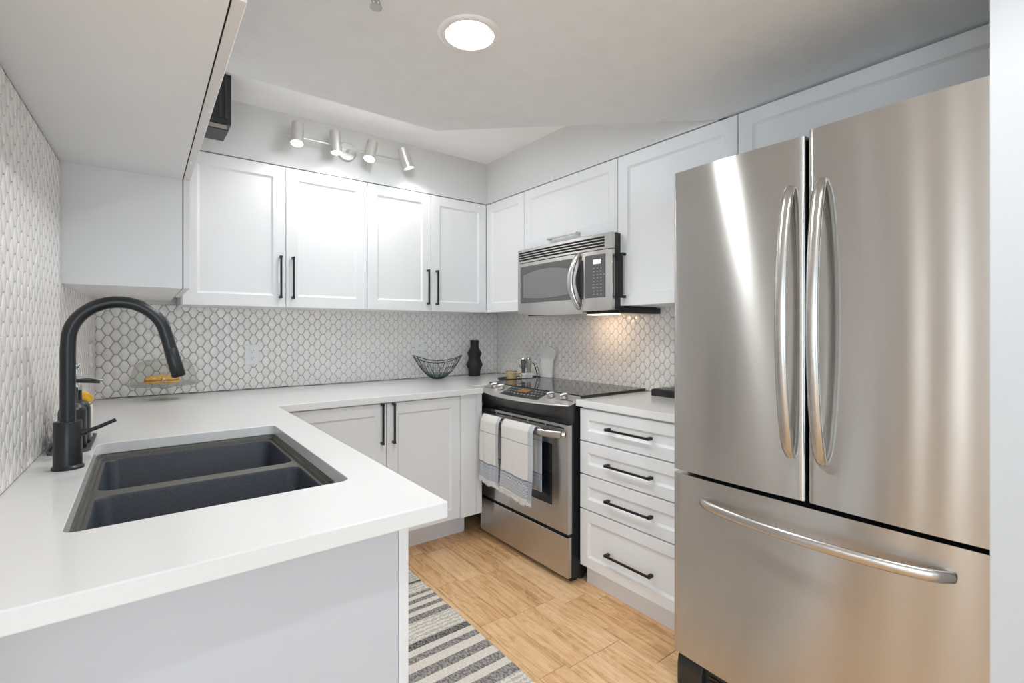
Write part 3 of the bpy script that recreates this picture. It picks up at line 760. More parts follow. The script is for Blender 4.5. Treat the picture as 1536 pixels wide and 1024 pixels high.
for yy in (RY0 + .03, RY1 - .03):
    for xx in (1.73, 2.16): bm = B(); cyl(bm, (xx, yy, .028), (xx, yy, .056), .020); obj('foot', bm, 'black_plastic', st)

# ------------------------------------------------------------------ towels over the oven handle
def towel(name, label, y0, y1, zbot, ph):
    bm = B(); uv = bm.loops.layers.uv.new('cloth'); ny = 24
    path = []
    L_ = .775 - zbot
    for k in range(15): path.append((1.5955, .44 + (.762 - .44) * k / 14, -.97 + .97 * k / 14))     # back fall
    for k in range(1, 9): a = math.pi * k / 9; path.append((1.5575 + .021 * math.cos(a) + .004, .748 + .028 * math.sin(a) * 1.0, 0.0))
    nf = 40
    for k in range(nf + 1): path.append((1.5335, .748 + (zbot - .748) * k / nf, k / nf))
    grid = []
    for (x, z, v) in path:
        row = []
        for j in range(ny + 1):
            t = j / ny; y = y0 + (y1 - y0) * t
            vv = max(v, 0)
            wob = (.0035 * math.sin(9 * t + ph + 3 * vv) + .003 * math.sin(17 * t + 2 * ph)) * (vv ** .5)
            yy = y + (t - .5) * .012 * vv + .004 * math.sin(5 * vv + ph)
            zz = z - (.008 * (1 - t) ** 1.3 * vv if v > 0 else 0) + .006 * math.sin(7 * t + ph) * vv
            xx = x - abs(wob) if v > 0 else x
            if v > 0: xx = xx - .010 * vv * (1 - .4 * t)
            row.append((bm.verts.new((xx, yy, zz)), t, abs(v)))
        grid.append(row)
    for a, b in zip(grid, grid[1:]):
        for j in range(ny):
            q = (a[j], a[j + 1], b[j + 1], b[j]); fc = bm.faces.new([e[0] for e in q])
            for l, e in zip(fc.loops, q): l[uv].uv = (1 - e[1], e[2])
    o = obj(name, bm, 'towel_striped', None, smooth=60, solid=.0028)
    tag(o, label, 'towel', 'towels over the oven handle')
    last = [e[0] for e in grid[-1]] if False else None
    fb = B(); random.seed(int(ph * 10))
    for j in range(ny * 3):
        t = (j + .5) / (ny * 3); y = y0 + (y1 - y0) * t + (t - .5) * .012 + .004 * math.sin(5 + ph)
        z = zbot - .008 * (1 - t) ** 1.3 + .006 * math.sin(7 * t + ph)
        x = 1.5335 - abs(.0035 * math.sin(9 * t + ph + 3) + .003 * math.sin(17 * t + 2 * ph)) - .010 * (1 - .4 * t)
        l = random.uniform(.012, .020)
        tube(fb, [(x, y, z + .003), (x + random.uniform(-.003, .002), y + random.uniform(-.003, .003), z - l * .6), (x + random.uniform(-.003, .002), y + random.uniform(-.004, .004), z - l)], [.0019, .0022, .0014], 5)
    # parent shifts by o.location
    obj('fringe', fb, 'towel_cream', o)
towel('dish_towel', 'cream dish towel with blue-grey striped hem, the further left over the oven handle', 2.128, 2.306, .415, .6)
towel('dish_towel', 'cream dish towel with blue-grey striped hem, nearer the bare end of the oven handle', 1.838, 2.102, .400, 2.1)

WARP = None
# ------------------------------------------------------------------ fridge
FY0, FY1, FG = .166, .998, .572
fr_ = thing('french_door_fridge', 'large stainless steel French-door fridge with bottom freezer drawer', 'fridge', (1.85, .58, 0))
body(fr_, [(1.556, XR - .02, FY0 + .004, FY1 - .006, .03, 1.785)], 'fascia_grey', 'casing')
body(fr_, [(1.540, 1.556, FY0 + .012, FY1 - .014, .14, 1.79)], 'black_gap', 'door_gasket')
def fdoor(name, y0, y1, z0, z1, sag=.007, xf=1.470):
    bm = B(); pts = []; n = 28; r = .008
    for i in range(n + 1):
        t = i / n; y = y0 + (y1 - y0) * t; s = 1 - (2 * t - 1) ** 2
        e = min(y - y0, y1 - y); rr = r - math.sqrt(max(0, r * r - (r - min(e, r)) ** 2))
        pts.append((xf + .004 - sag * s + rr, y))
    # finer samples at the rounded edges
    for y in (y0 + .001, y0 + .003, y0 + .0055): pts.append((xf + .004 - sag * (1 - (2 * (y - y0) / (y1 - y0) - 1) ** 2) + r - math.sqrt(max(0, r * r - (r - (y - y0)) ** 2)), y))
    for y in (y1 - .001, y1 - .003, y1 - .0055): pts.append((xf + .004 - sag * (1 - (2 * (y - y0) / (y1 - y0) - 1) ** 2) + r - math.sqrt(max(0, r * r - (r - (y1 - y)) ** 2)), y))
    pts.sort(key=lambda p: p[1])
    pts = [(1.540, y0)] + pts + [(1.540, y1)]
    prism(bm, pts, z0, z1)
    return obj(name, bm, 'steel_brushed', fr_, smooth=40)
dl = fdoor('door', FG + .004, FY1, .775, 1.800)
drr = fdoor('door', FY0, FG - .004, .775, 1.812)
fz = fdoor('freezer_drawer', FY0, FY1, .142, .762, sag=.009)
def arc_handle(parent, p0, p1, out, name='handle', wide=.0165, thick=.0095, up=(0, 1, 0)):
    bm = B(); p0 = Vector(p0); p1 = Vector(p1); pts = []; rs = []; n = 32
    for i in range(n + 1):
        t = i / n; s = math.sin(math.pi * t) ** .55 if 0 < t < 1 else 0
        pts.append(p0.lerp(p1, t) + Vector((-out, 0, 0)) * s); e_ = min(t, 1 - t) * n; rs.append((1.0 - .06 * s) * (.82 if e_ < .5 else .96 if e_ < 1.5 else 1))
    tube(bm, pts, rs, 20, flat=(wide, thick), up=up)
    return obj(name, bm, 'steel_soft', parent, smooth=60)
arc_handle(dl, (1.470, .612, .895), (1.470, .612, 1.662), .066)
arc_handle(drr, (1.470, .532, .892), (1.470, .532, 1.664), .066)
arc_handle(fz, (1.468, .890, .690), (1.468, .262, .690), .062, up=(0, 0, 1), wide=.0155)
bm = B(); box(bm, 1.500, 1.556, FY0 + .02, FY1 - .006, .050, .132); 
for k in range(5): box(bm, 1.494, 1.501, FY0 + .06, FY1 - .12, .058 + k * .014, .064 + k * .014)
obj('base_grille', bm, 'black_plastic', fr_)
bm = B(); prism(bm, [(1.485, .0), (1.56, .0), (1.56, .13), (1.485, .13), (1.478, .10), (1.478, .035)], FY1 - .105, FY1 - .012, lambda a, b, c: (a, c, b)); obj('foot', bm, 'black_plastic', fr_, bevel=.003)
bm = B(); prism(bm, [(1.485, .0), (1.56, .0), (1.56, .13), (1.485, .13), (1.478, .10), (1.478, .035)], FY0 + .012, FY0 + .105, lambda a, b, c: (a, c, b)); obj('foot', bm, 'black_plastic', fr_, bevel=.003)
bm = B(); box(bm, 1.50, 1.60, FG - .05, FG + .05, 1.7925, 1.798); obj('hinge_cover', bm, 'fascia_grey', fr_)
for yy in (.2, .96):
    for xx in (2.15,): 
        bm = B(); cyl(bm, (xx, yy, 0), (xx, yy, .03), .02); obj('foot', bm, 'black_plastic', fr_)

# ------------------------------------------------------------------ tap
fc = thing('kitchen_faucet', 'tall matte black pull-down faucet with gooseneck spout beside the sink', 'faucet', (-.147, 1.615, ZC))
bx, by = -.147, 1.615
bm = B(); lathe(bm, [(.0315, 0), (.0315, .005), (.0290, .008), (.0275, .010), (.0275, .114), (.0262, .117), (.0165, .1175)], (bx, by, ZC), 40); obj('body', bm, 'black_matte', fc, smooth=35)
bm = B(); pts = [(bx, by, 1.031), (bx, by, 1.10), (bx, by, 1.16), (bx, by, 1.205)]
cx, cz, rad = -.0475, 1.229, .0985
for k in range(0, 21):
    a = R(180 - (180 - 14) * k / 20); pts.append((cx + rad * math.cos(a), by, cz + rad * math.sin(a)))
e = Vector(pts[-1]); dn = Vector((.245, 0, -.97)).normalized(); j = e + dn * .048; pts.append(tuple(j))
tube(bm, pts, .0153, 24); obj('spout', bm, 'black_matte', fc, smooth=50)
bm = B(); tube(bm, [j - dn * .002, j + dn * .001, j + dn * .003, j + dn * .078, j + dn * .080], [.0150, .0150, .0163, .0168, .0155], 24); sh = obj('spray_head', bm, 'black_matte', fc, smooth=40)
bm = B(); cyl(bm, j + dn * .0801, j + dn * .0812, .012); obj('nozzle', bm, 'slot_dark', sh)
bm = B(); cyl(bm, (bx + .024, by, 1.000), (bx + .036, by, 1.001), .0095, .0085); lv = obj('lever_hub', bm, 'black_matte', fc, smooth=40)
bm = B(); tube(bm, [(bx + .032, by, 1.000), (bx + .060, by, 1.010), (bx + .092, by, 1.0245)], [.0050, .0048, .0046], 12, flat=(1, 1.3), up=(0, 0, 1)); obj('lever', bm, 'black_matte', lv, smooth=50)

# ------------------------------------------------------------------ soap bottles on a tray, jar and sponge
bm = B(); loops(bm, [(rrect(-.208, -.118, 1.80, 2.06, .02), ZC), (rrect(-.210, -.116, 1.798, 2.062, .02), ZC + .010), (rrect(-.206, -.120, 1.802, 2.058, .018), ZC + .010), (rrect(-.204, -.122, 1.804, 2.056, .018), ZC + .005)])
bm.faces.new([v for v in bm.verts][:24][::-1])
tag(obj('soap_tray', bm, 'tray_grey', smooth=30), 'slim grey tray holding the soap bottles behind the faucet', 'tray')
def soap(cx, cy, label, metal, finial):
    t = thing('soap_bottle', label, 'soap dispenser', (cx, cy, ZC + .0052), 'soap bottles on the tray')
    bm = B(); lathe(bm, [(.029, 0), (.031, .003), (.031, .105), (.029, .114), (.022, .123), (.0125, .130), (.0115, .158), (.013, .160)], (cx, cy, ZC + .0052), 32); obj('bottle', bm, 'black_matte', t, smooth=40)
    z = ZC + .0052 + .160
    bm = B(); cyl(bm, (cx, cy, z), (cx, cy, z + .014), .0135, .012); obj('collar', bm, 'black_plastic' if not metal else 'chrome', t, smooth=40)
    bm = B(); cyl(bm, (cx, cy, z + .014), (cx, cy, z + .030), .004)
    tube(bm, [(cx - .012, cy, z + .032), (cx + .010, cy, z + .033), (cx + .060, cy - .004, z + .026)], [.007, .006, .0035], 12)
    if finial:
        tube(bm, [(cx, cy, z + .03), (cx, cy, z + .062)], .0022, 8); lathe(bm, [(.0005, -.010), (.006, -.008), (.0095, -.002), (.0095, .003), (.006, .008), (.0005, .010)], (cx, cy, z + .070), 20)
        for s in (-1, 1): tube(bm, [(cx + s * .003, cy, z + .03), (cx + s * .012, cy, z + .040), (cx + s * .010, cy, z + .048)], .002, 8)
    obj('pump', bm, 'chrome' if metal else 'black_plastic', t, smooth=50)
soap(-.158, 1.842, 'matte black soap pump bottle nearest the faucet on the grey tray', False, False)
soap(-.155, 1.920, 'black bottle with chrome pump and round finial, behind the other soap bottle', True, True)
jt = (-.150, 2.010)
bm = B(); lathe(bm, [(.022, 0), (.025, .004), (.026, .085), (.025, .102), (.022, .104), (.021, .100), (.020, .012)], (jt[0], jt[1], ZC + .0052), 32)
tag(obj('ceramic_jar', bm, 'cream_ceramic', smooth=40), 'small cream ceramic jar behind the soap bottles', 'jar')
bm = B()
for i in range(7):
    a = i * .9; c = (jt[0] + .010 * math.cos(a), jt[1] + .010 * math.sin(a), ZC + .131 + .005 * math.sin(i * 2))
    m0 = Matrix.Translation(c) @ Matrix.Rotation(a, 4, 'Z') @ Matrix.Rotation(.5, 4, 'Y') @ Matrix.Diagonal((.019, .013, .013, 1))
    bmesh.ops.create_icosphere(bm, subdivisions=2, radius=1, matrix=m0)
tag(obj('sponge', bm, 'yellow_sponge', smooth=60), 'bright yellow sponge resting on the cream jar by the faucet', 'sponge')

# ------------------------------------------------------------------ glass cake stand
C0 = (.085, 2.935, ZC)
cs = thing('cake_stand', 'clear glass footed cake stand with domed lid in the left corner', 'cake stand', C0)
bm = B(); lathe(bm, [(.062, 0), (.064, .003), (.050, .008), (.020, .018), (.013, .035), (.016, .055), (.050, .068), (.142, .074), (.150, .078), (.151, .083), (.146, .0835), (.140, .080), (.01, .079)], C0, 48); obj('stand', bm, 'clear_glass', cs, smooth=40)
bm = B(); lathe(bm, [(.131, .0835), (.133, .088), (.130, .125), (.120, .160), (.100, .185), (.070, .196), (.03, .200), (.010, .201), (.009, .207), (.014, .213), (.016, .221), (.011, .229), (.001, .231)], C0, 48, cap0=False); obj('dome', bm, 'clear_glass', cs, smooth=40)
for i, (dx, dy, s) in enumerate(((-.045, -.03, 1.0), (.025, -.045, .95), (-.005, .04, .9))):
    t = thing('pastry', ['orange filled pastry at the left under the glass dome', 'orange filled pastry at the right under the glass dome', 'orange filled pastry at the rear under the glass dome'][i], 'pastry', (C0[0] + dx, C0[1] + dy, ZC + .0842), 'pastries under the dome')
    c = t.location
    bm = B(); lathe(bm, [(.026 * s, 0), (.036 * s, .004), (.038 * s, .010), (.034 * s, .013)], c, 24); obj('crust', bm, 'pastry', t, smooth=50)
    bm = B(); lathe(bm, [(.034 * s, .0132), (.035 * s, .017), (.032 * s, .0185)], c, 24); obj('filling', bm, 'pastry_dark', t, smooth=50)
    bm = B(); lathe(bm, [(.034 * s, .0187), (.036 * s, .024), (.028 * s, .032), (.010 * s, .036)], c, 24); obj('lid', bm, 'pastry', t, smooth=50)

# ------------------------------------------------------------------ wire bowl and vase
C1 = Vector((1.615, 2.955, ZC))
wbk = thing('wire_bowl', 'dark green-black wire bowl with upswept ends on the back worktop', 'bowl', C1)
def bowl_p(a, s, off=0):
    """a: angle, s 0 bottom..1 rim ; long axis rotated to face the camera"""
    rx, ry = .168, .130
    rim = .120 + .045 * math.cos(a) ** 2
    r = s ** .62
    x = rx * r * math.cos(a); y = ry * r * math.sin(a); z = .004 + rim * s ** 1.25
    ca, sa = math.cos(-.55), math.sin(-.55)
    return (C1.x + x * ca - y * sa, C1.y + x * sa + y * ca, C1.z + z)
bm = B(); tube(bm, [bowl_p(2 * math.pi * k / 64, 1) for k in range(64)], .0024, 8, closed=True); obj('rim', bm, 'green_wire', wbk, smooth=60)
bm = B(); tube(bm, [bowl_p(2 * math.pi * k / 48, .10) for k in range(48)], .003, 8, closed=True); obj('base_ring', bm, 'green_wire', wbk, smooth=60)
bm = B()
for k in range(44):
    a0 = 2 * math.pi * k / 44; tw = .22 * math.sin(k * 2.1)
    tube(bm, [bowl_p(a0 + tw * (i / 10), .06 + .94 * i / 10) for i in range(11)], .0011, 5)
for s in (.35, .65):
    tube(bm, [bowl_p(2 * math.pi * k / 48, s + .05 * math.sin(9 * k)) for k in range(48)], .0009, 5, closed=True)
o = obj('wires', bm, 'green_wire', wbk, smooth=60)
bm = B(); rings = []
for i in range(12):
    s = .03 + .40 * i / 11; rings.append([bm.verts.new(Vector(bowl_p(2 * math.pi * k / 48, s)) + Vector((0, 0, .0015))) for k in range(48)])
for a, b in zip(rings, rings[1:]):
    for k in range(48): bm.faces.new((a[k], a[(k + 1) % 48], b[(k + 1) % 48], b[k]))
bm.faces.new(rings[0][::-1]); obj('glass_liner', bm, 'green_glass', wbk, smooth=60)

bm = B(); C2 = (1.975, 3.045, ZC)
lathe(bm, [(.040, 0), (.0425, .004), (.0445, .045), (.0605, .078), (.0615, .088), (.044, .128), (.042, .136), (.053, .166), (.0535, .173), (.034, .208), (.031, .220), (.0315, .264), (.0295, .266), (.026, .262), (.026, .215)], C2, 44)
tag(obj('sculptural_vase', bm, 'vase_black', smooth=25), 'matte black vase of stacked bulges in the back right corner', 'vase')

# ------------------------------------------------------------------ tray group in the corner
bm = B(); n = 48
def oval(cx, cy, rx, ry, z, rot=-.10): return [(cx + rx * math.cos(2 * math.pi * k / n) * math.cos(rot) - ry * math.sin(2 * math.pi * k / n) * math.sin(rot), cy + rx * math.cos(2 * math.pi * k / n) * math.sin(rot) + ry * math.sin(2 * math.pi * k / n) * math.cos(rot)) for k in range(n)], z
TC = (2.068, 2.617)
rings = [oval(TC[0], TC[1], .150, .075, ZC), oval(TC[0], TC[1], .166, .092, ZC + .012), oval(TC[0], TC[1], .168, .094, ZC + .018), oval(TC[0], TC[1], .163, .089, ZC + .017), oval(TC[0], TC[1], .150, .078, ZC + .008)]
vr = [[bm.verts.new((x, y, z)) for x, y in lp] for lp, z in rings]
for a, b in zip(vr, vr[1:]):
    for k in range(n): bm.faces.new((a[k], a[(k + 1) % n], b[(k + 1) % n], b[k]))
bm.faces.new(vr[0][::-1]); bm.faces.new(vr[-1])
tag(obj('serving_tray', bm, 'black_matte', smooth=40), 'oval black tray behind the stove in the corner', 'tray')
TZ = ZC + .0085
cu = thing('glass_cup', 'small amber glass cup with gold rim and handle on the black tray', 'cup', (1.985, 2.602, TZ))
bm = B(); lathe(bm, [(.034, 0), (.036, .003), (.038, .054)], (1.985, 2.602, TZ), 32, cap1=False); obj('bowl', bm, 'clear_glass', cu, smooth=40)
bm = B(); lathe(bm, [(.031, .004), (.035, .008), (.0355, .046)], (1.985, 2.602, TZ), 32); obj('wax', bm, 'amber_wax', cu, smooth=40)
bm = B(); tube(bm, [(1.985 + .0382 * math.cos(a * math.pi / 20), 2.602 + .0382 * math.sin(a * math.pi / 20), TZ + .055) for a in range(40)], .0024, 8, closed=True); obj('rim', bm, 'gold', cu, smooth=60)
bm = B(); tube(bm, [(2.016, 2.576, TZ + .044), (2.032, 2.562, TZ + .044), (2.038, 2.557, TZ + .030), (2.032, 2.562, TZ + .014), (2.016, 2.576, TZ + .012)], .004, 10); obj('handle', bm, 'gold', cu, smooth=60)
bm = B(); box(bm, 2.080, 2.148, 2.572, 2.632, TZ, TZ + .038); ch = obj('cruet_caddy', bm, 'white_enamel', bevel=.004)
tag(ch, 'white block holder for the two glass cruets on the black tray', 'holder')
for i, (x, y) in enumerate(((2.093, 2.607), (2.133, 2.597))):
    t = thing('cruet', ['glass cruet with steel cap nearer the amber cup', 'glass cruet with steel cap nearer the marble board'][i], 'cruet', (x, y, TZ + .0385), 'cruets in the white holder')
    bm = B(); lathe(bm, [(.014, 0), (.013, .02), (.016, .045), (.020, .080), (.016, .090)], (x, y, TZ + .0385), 20); obj('bottle', bm, 'lens_grey' if i else 'panel_grey', t, smooth=40)
    bm = B(); lathe(bm, [(.018, .090), (.021, .094), (.018, .104), (.006, .108), (.006, .114), (.002, .118)], (x, y, TZ + .0385), 20); obj('cap', bm, 'chrome', t, smooth=40)
    bm = B(); tube(bm, [(x - .016, y, TZ + .135), (x - .032, y + .004, TZ + .125), (x - .034, y + .004, TZ + .100), (x - .020, y, TZ + .070)], .0032, 8); obj('handle', bm, 'chrome', t, smooth=60)
nh = thing('napkin_holder', 'curved chrome wire rack on the black tray beside the cruets', 'rack', (2.17, 2.557, TZ))
for q in range(2):
    bm = B(); yy = 2.577 - q * .03
    tube(bm, [(2.150, yy, TZ + .112), (2.163, yy, TZ + .100), (2.180, yy, TZ + .062), (2.192, yy, TZ + .022), (2.192, yy, TZ + .0015)], .0030, 8); obj('hoop', bm, 'chrome' if q else 'black_metal', nh, smooth=60)
for k in range(4): bm = B(); tube(bm, [(2.163 + k * .008, 2.547, TZ + .100 - k * .022), (2.163 + k * .008, 2.577, TZ + .100 - k * .022)], 0.0022, 8); obj('rung', bm, 'chrome', nh, smooth=60)
bm = B(); tube(bm, [(2.192, 2.547, TZ + .003), (2.192, 2.577, TZ + .003)], .003, 8)
obj('rung', bm, 'chrome', nh, smooth=60)
# marble board leaning on the right wall
pts = [(-.060, 0), (.060, 0), (.060, .115), (.072, .130), (.084, .160), (.082, .186)] + [(.075 * math.cos(a), .186 + .026 * math.sin(a)) for a in [math.pi * k / 12 for k in range(1, 12)]] + [(-.082, .186), (-.084, .160), (-.072, .130), (-.060, .115)]
bm = B(); prism(bm, pts, 0, .012, lambda a, b, c: (2.218 - c * 1 + b * .095, 2.505 + a, .9303 + b))
tag(obj('serving_board', bm, 'marble', bevel=.002), 'pale marble serving board leaning on the tiled wall in the corner', 'serving board')
# small black box by the fridge
tb = thing('trinket_box', 'small ribbed black box on the short worktop beside the fridge', 'box', (2.18, 1.47, ZC))
bm = B(); box(bm, 2.115, 2.235, 1.38, 1.565, ZC, ZC + .034)
for k in range(9): box(bm, 2.1135, 2.1152, 1.39 + k * .019, 1.398 + k * .019, ZC + .003, ZC + .031)
for k in range(6): box(bm, 2.120 + k * .019, 2.128 + k * .019, 1.378, 1.380, ZC + .003, ZC + .031)
obj('case', bm, 'black_plastic', tb, bevel=.001)
bm = B(); box(bm, 2.122, 2.228, 1.387, 1.558, ZC + .0342, ZC + .037); obj('lid', bm, 'black_matte', tb)

# ------------------------------------------------------------------ outlets
def outlet(f, u, v, label, skewn=None):
    t = thing('wall_outlet', label, 'outlet', f(u, v, 0))
    bm = B(); pp = rrect(u - .036, u + .036, v - .058, v + .058, .006, 3)
    prism(bm, pp, .0015, .0085, lambda a, b, c: f(a, b, c)); p = obj('cover_plate', bm, 'plate_white', t, bevel=.001)
    for s in (-1, 1):
        bm = B(); prism(bm, rrect(u - .0165, u + .0165, v + s * .021 - .0135, v + s * .021 + .0135, .005, 3), .0085, .0098, lambda a, b, c: f(a, b, c)); r_ = obj('receptacle', bm, 'plate_white', t)
        bm = B()
        for du, h in ((-.0065, .0045), (.0065, .0035)): fbox(bm, f, u + du - .0011, u + du + .0011, v + s * .021 + .001 - h + .003, v + s * .021 + .001 + h + .003, .0094, .0102)
        fbox(bm, f, u - .002, u + .002, v + s * .021 - .0095, v + s * .021 - .0055, .0094, .0102)
        obj('slots', bm, 'slot_dark', r_)
    return t
outlet(lambda u, v, w: (u, YW - .003 - w, v), .502, 1.115, 'white duplex outlet on the back wall between the glass dome and the bowl')
outlet(lambda u, v, w: (u, YW - .003 - w, v), 1.565, 1.125, 'white duplex outlet on the back wall right behind the wire bowl')
outlet(lambda u, v, w: (xw(u) + .003 + w, u, v), 2.93, 1.140, 'white duplex outlet on the left wall behind the faucet')

# ------------------------------------------------------------------ ceiling fittings
def downlight(x, y, label, power, lname='recessed_lamp_light', ZD=2.137):
    z = ZD
    t = thing('recessed_ceiling_light', label, 'ceiling light', (x, y, ZD))
    bm = B(); lathe(bm, [(.071, .001), (.072, -.004), (.082, -.006), (.092, -.003), (.094, 0)], (x, y, ZD), 56, cap0=False, cap1=False); obj('trim_ring', bm, 'white_enamel', t, smooth=50)
    bm = B(); lathe(bm, [(.071, .0), (.069, .012), (.060, .045), (.050, .085)], (x, y, ZD), 48, cap0=False, cap1=False); obj('reflector', bm, 'reflector', t, smooth=50)
    bm = B(); lathe(bm, [(.001, .026), (.022, .028), (.038, .038), (.046, .056), (.049, .084)], (x, y, ZD), 40, cap0=True, cap1=True); obj('bulb', bm, 'lamp_lens', t, smooth=50)
    area(lname, (x, y, z + .024), (0, 0, 0), .075, .075, power, (.93, .985, 1.0), 'DISK')
downlight(*LIGHTS[0], 'round recessed ceiling light above the middle of the kitchen', 5.4)
downlight(*LIGHTS[1], 'round recessed ceiling light above the fridge front, nearer the viewer', 4.6)
bm = B()  # fill light added out of view to brighten the back counter and recess
lathe(bm, [(.001, 0), (.155, 0), (.16, -.012), (.15, -.030), (.10, -.040), (.001, -.042)], (.95, 2.16, ZH), 48, cap0=False, cap1=False)
tag(obj('recess_fill_light', bm, 'recess_fill_lens', smooth=50), 'added round fill light, unseen up in the raised ceiling recess', 'ceiling light')
area('recess_fill_area', (.95, 2.16, ZH - .048), (0, 0, 0), .26, .26, 3.3, (.92, .975, 1.0), 'DISK')
pd = bpy.data.lights.new('recess_fill_glow', 'POINT'); pd.energy = 1.15; pd.shadow_soft_size = .04; pd.color = (.92, .975, 1.0)
po = bpy.data.objects.new('recess_fill_glow', pd); COL.objects.link(po); po.location = (.95, 2.16, ZH - .10)
sp = thing('fire_sprinkler', 'small metal fire sprinkler head on the ceiling left of the round light', 'sprinkler', (.483, 1.215, ZD))
sxy = (.483, 1.215)
bm = B(); lathe(bm, [(.030, 0), (.028, -.003), (.012, -.006), (.010, -.012)], (sxy[0], sxy[1], ZD), 28); obj('escutcheon', bm, 'white_enamel', sp, smooth=50)
bm = B(); cyl(bm, (sxy[0], sxy[1], ZD - .008), (sxy[0], sxy[1], ZD - .022), .007)
for s in (-1, 1): tube(bm, [(sxy[0] + s * .007, sxy[1], ZD - .016), (sxy[0] + s * .011, sxy[1], ZD - .028), (sxy[0] + s * .003, sxy[1], ZD - .040)], .002, 8)
cyl(bm, (sxy[0], sxy[1], ZD - .022), (sxy[0], sxy[1], ZD - .038), .003); obj('frame', bm, 'sprinkler_metal', sp, smooth=50)
bm = B(); lathe(bm, [(.016, 0), (.016, .002), (.004, .003)], (sxy[0], sxy[1], ZD - .0425), 16); obj('deflector', bm, 'sprinkler_metal', sp)

# track of four spotlights on the back soffit
tl = thing('track_light', 'brushed nickel bar light with four cylinder spotlights above the back cabinets', 'light fixture', (.93, YB, 2.28))
YS = YB + .003
bm = B(); lathe(bm, [(.054, 0), (.054, .012), (.048, .018), (.030, .019)], (0, 0, 0), 48); bmesh.ops.transform(bm, matrix=Matrix.Translation((.935, YS, 2.283)) @ Matrix.Rotation(R(90), 4, 'X'), verts=bm.verts); obj('canopy', bm, 'nickel_satin', tl, smooth=40)
bm = B(); tube(bm, [(.60, 2.735, 2.283), (1.285, 2.735, 2.283)], .0055, 14); cyl(bm, (.935, 2.735, 2.283), (.935, YS - .015, 2.283), .008); obj('bar', bm, 'nickel_satin', tl, smooth=50)
for x, tilt, yaw_ in ((.647, 14, 6), (.846, 6, -2), (1.045, 14, 16), (1.262, 6, -18)):
    c = Vector((x, 2.705, 2.287)); rot = Matrix.Rotation(R(yaw_), 4, 'Y') @ Matrix.Rotation(R(-tilt), 4, 'X')
    ax = (rot @ Vector((0, 0, -1)))
    bm = B(); cyl(bm, c - ax * .062, c + ax * .058, .030, .030, 28, caps=False); tube(bm, [c + ax * .058, c + ax * .050], [.030, .027], 28, caps=False); cyl(bm, c - ax * .062, c - ax * .064, .030, .026, 28); cyl(bm, c, (x, 2.735, 2.283), .006)
    h_ = obj('spotlight_head', bm, 'nickel_satin', tl, smooth=40)
    bm = B(); cyl(bm, c + ax * .049, c + ax * .053, .0268, .024, 28); obj('lens', bm, 'spot_lens', h_, smooth=40)
    d = bpy.data.lights.new('spotlight_beam', 'SPOT'); d.energy = 2.3; d.spot_size = R(138); d.spot_blend = .45; d.shadow_soft_size = .024; d.color = (1, .97, .93)
    lo_ = bpy.data.objects.new('spotlight_beam', d); COL.objects.link(lo_); lo_.location = c + ax * .060
    lo_.rotation_euler = ax.to_track_quat('-Z', 'Y').to_euler()

# dark louvred box on the soffit at the far left
vb = thing('louvered_vent_box', 'black louvered box hanging in the ceiling recess at far left, past the sink cabinets', 'vent', (.24, 2.62, 2.17))
bm = B(); box(bm, .155, .322, 2.535, 2.70, 2.192, ZH - .0005); ca_ = obj('housing', bm, 'black_plastic', vb, bevel=.002)
bm = B()
for k in range(7): box(bm, .162 + k * .0225, .170 + k * .0225, 2.528, 2.536, 2.215, ZH - .01)
obj('louvers', bm, 'fascia_grey', vb)
bm = B(); box(bm, .162, .306, 2.545, 2.69, 2.170, 2.1915); obj('lower_lens', bm, 'lens_grey', vb, bevel=.002)
bm = B(); box(bm, .159, .309, 2.541, 2.694, 2.164, 2.1695); obj('lower_frame', bm, 'black_plastic', vb)

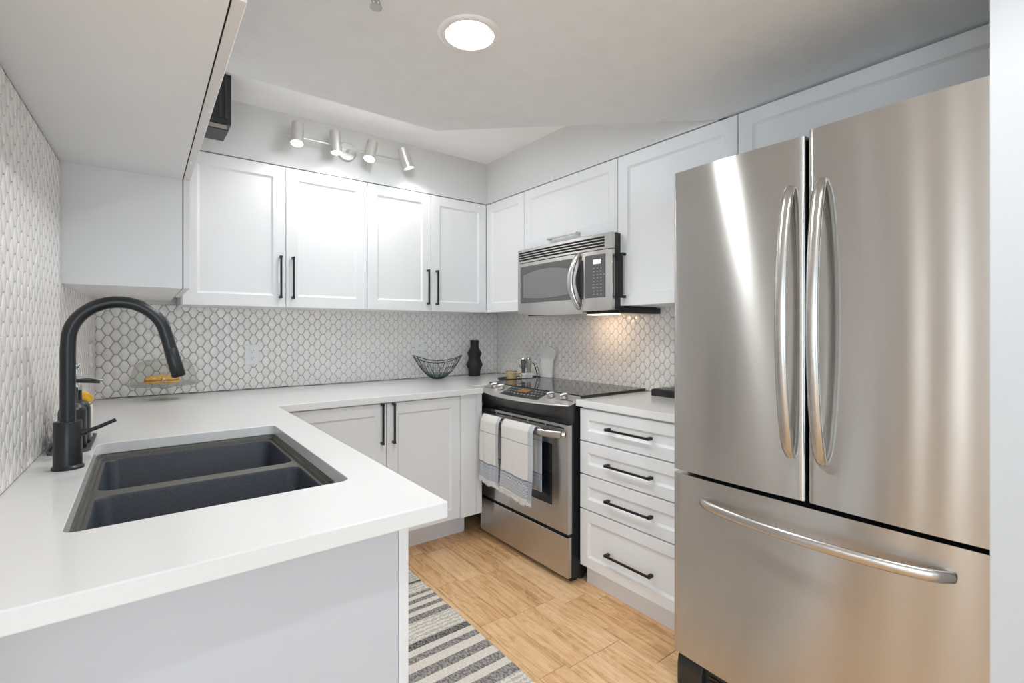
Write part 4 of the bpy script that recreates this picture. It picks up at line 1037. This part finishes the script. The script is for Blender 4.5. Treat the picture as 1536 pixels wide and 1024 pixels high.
# ------------------------------------------------------------------ rug
bm = B(); stripes = [(2.50, 'rug_zigzag'), (2.32, 'rug_cream'), (2.30, 'rug_zigzag'), (2.205, 'rug_dark'), (2.185, 'rug_zigzag'), (2.101, 'rug_grey'), (2.079, 'rug_cream'), (2.052, 'rug_grey'), (2.023, 'rug_cream'), (1.991, 'rug_grey'), (1.964, 'rug_cream'), (1.933, 'rug_grey'),
    (1.893, 'rug_zigzag'), (1.768, 'rug_dark'), (1.730, 'rug_cream'), (1.695, 'rug_grey'), (1.660, 'rug_cream'), (1.615, 'rug_grey'), (1.568, 'rug_cream'), (1.526, 'rug_grey'), (1.482, 'rug_cream'), (1.444, 'rug_grey'), (1.393, 'rug_zigzag'),
    (1.26, 'rug_dark'), (1.225, 'rug_cream'), (1.19, 'rug_grey'), (1.15, 'rug_cream'), (1.11, 'rug_grey'), (1.06, 'rug_cream'), (1.02, 'rug_grey'), (.97, 'rug_zigzag'), (.82, None)]
names = ['rug_cream', 'rug_grey', 'rug_dark', 'rug_zigzag']
nx = 20; x0, x1 = .50, 1.104
def rz(x, y): return .0075 + .0006 * math.sin(40 * x) * math.sin(31 * y)
for (ya, nm), (yb, _) in zip(stripes, stripes[1:]):
    ra = [bm.verts.new((x0 + (x1 - x0) * i / nx, ya, rz(i, ya))) for i in range(nx + 1)]; rb = [bm.verts.new((x0 + (x1 - x0) * i / nx, yb, rz(i, yb))) for i in range(nx + 1)]
    for i in range(nx): fce = bm.faces.new((ra[i], rb[i], rb[i + 1], ra[i + 1])); fce.material_index = names.index(nm)
bmesh.ops.remove_doubles(bm, verts=bm.verts, dist=1e-5)
y0, y1 = .82, 2.50
for a, b in (((x0, y0), (x1, y0)), ((x1, y0), (x1, y1)), ((x1, y1), (x0, y1)), ((x0, y1), (x0, y0))):
    dx = .004 * (1 if b[1] != a[1] and b[0] > .8 else 0)
    vs = [bm.verts.new((a[0], a[1], .0085)), bm.verts.new((b[0], b[1], .0085)), bm.verts.new((b[0] + dx, b[1], .0005)), bm.verts.new((a[0] + dx, a[1], .0005))]
    bm.faces.new(vs)
rg = obj('runner_rug', bm, names)
tag(rg, 'cream and grey striped runner rug on the wood floor beside the sink cabinets', 'rug')
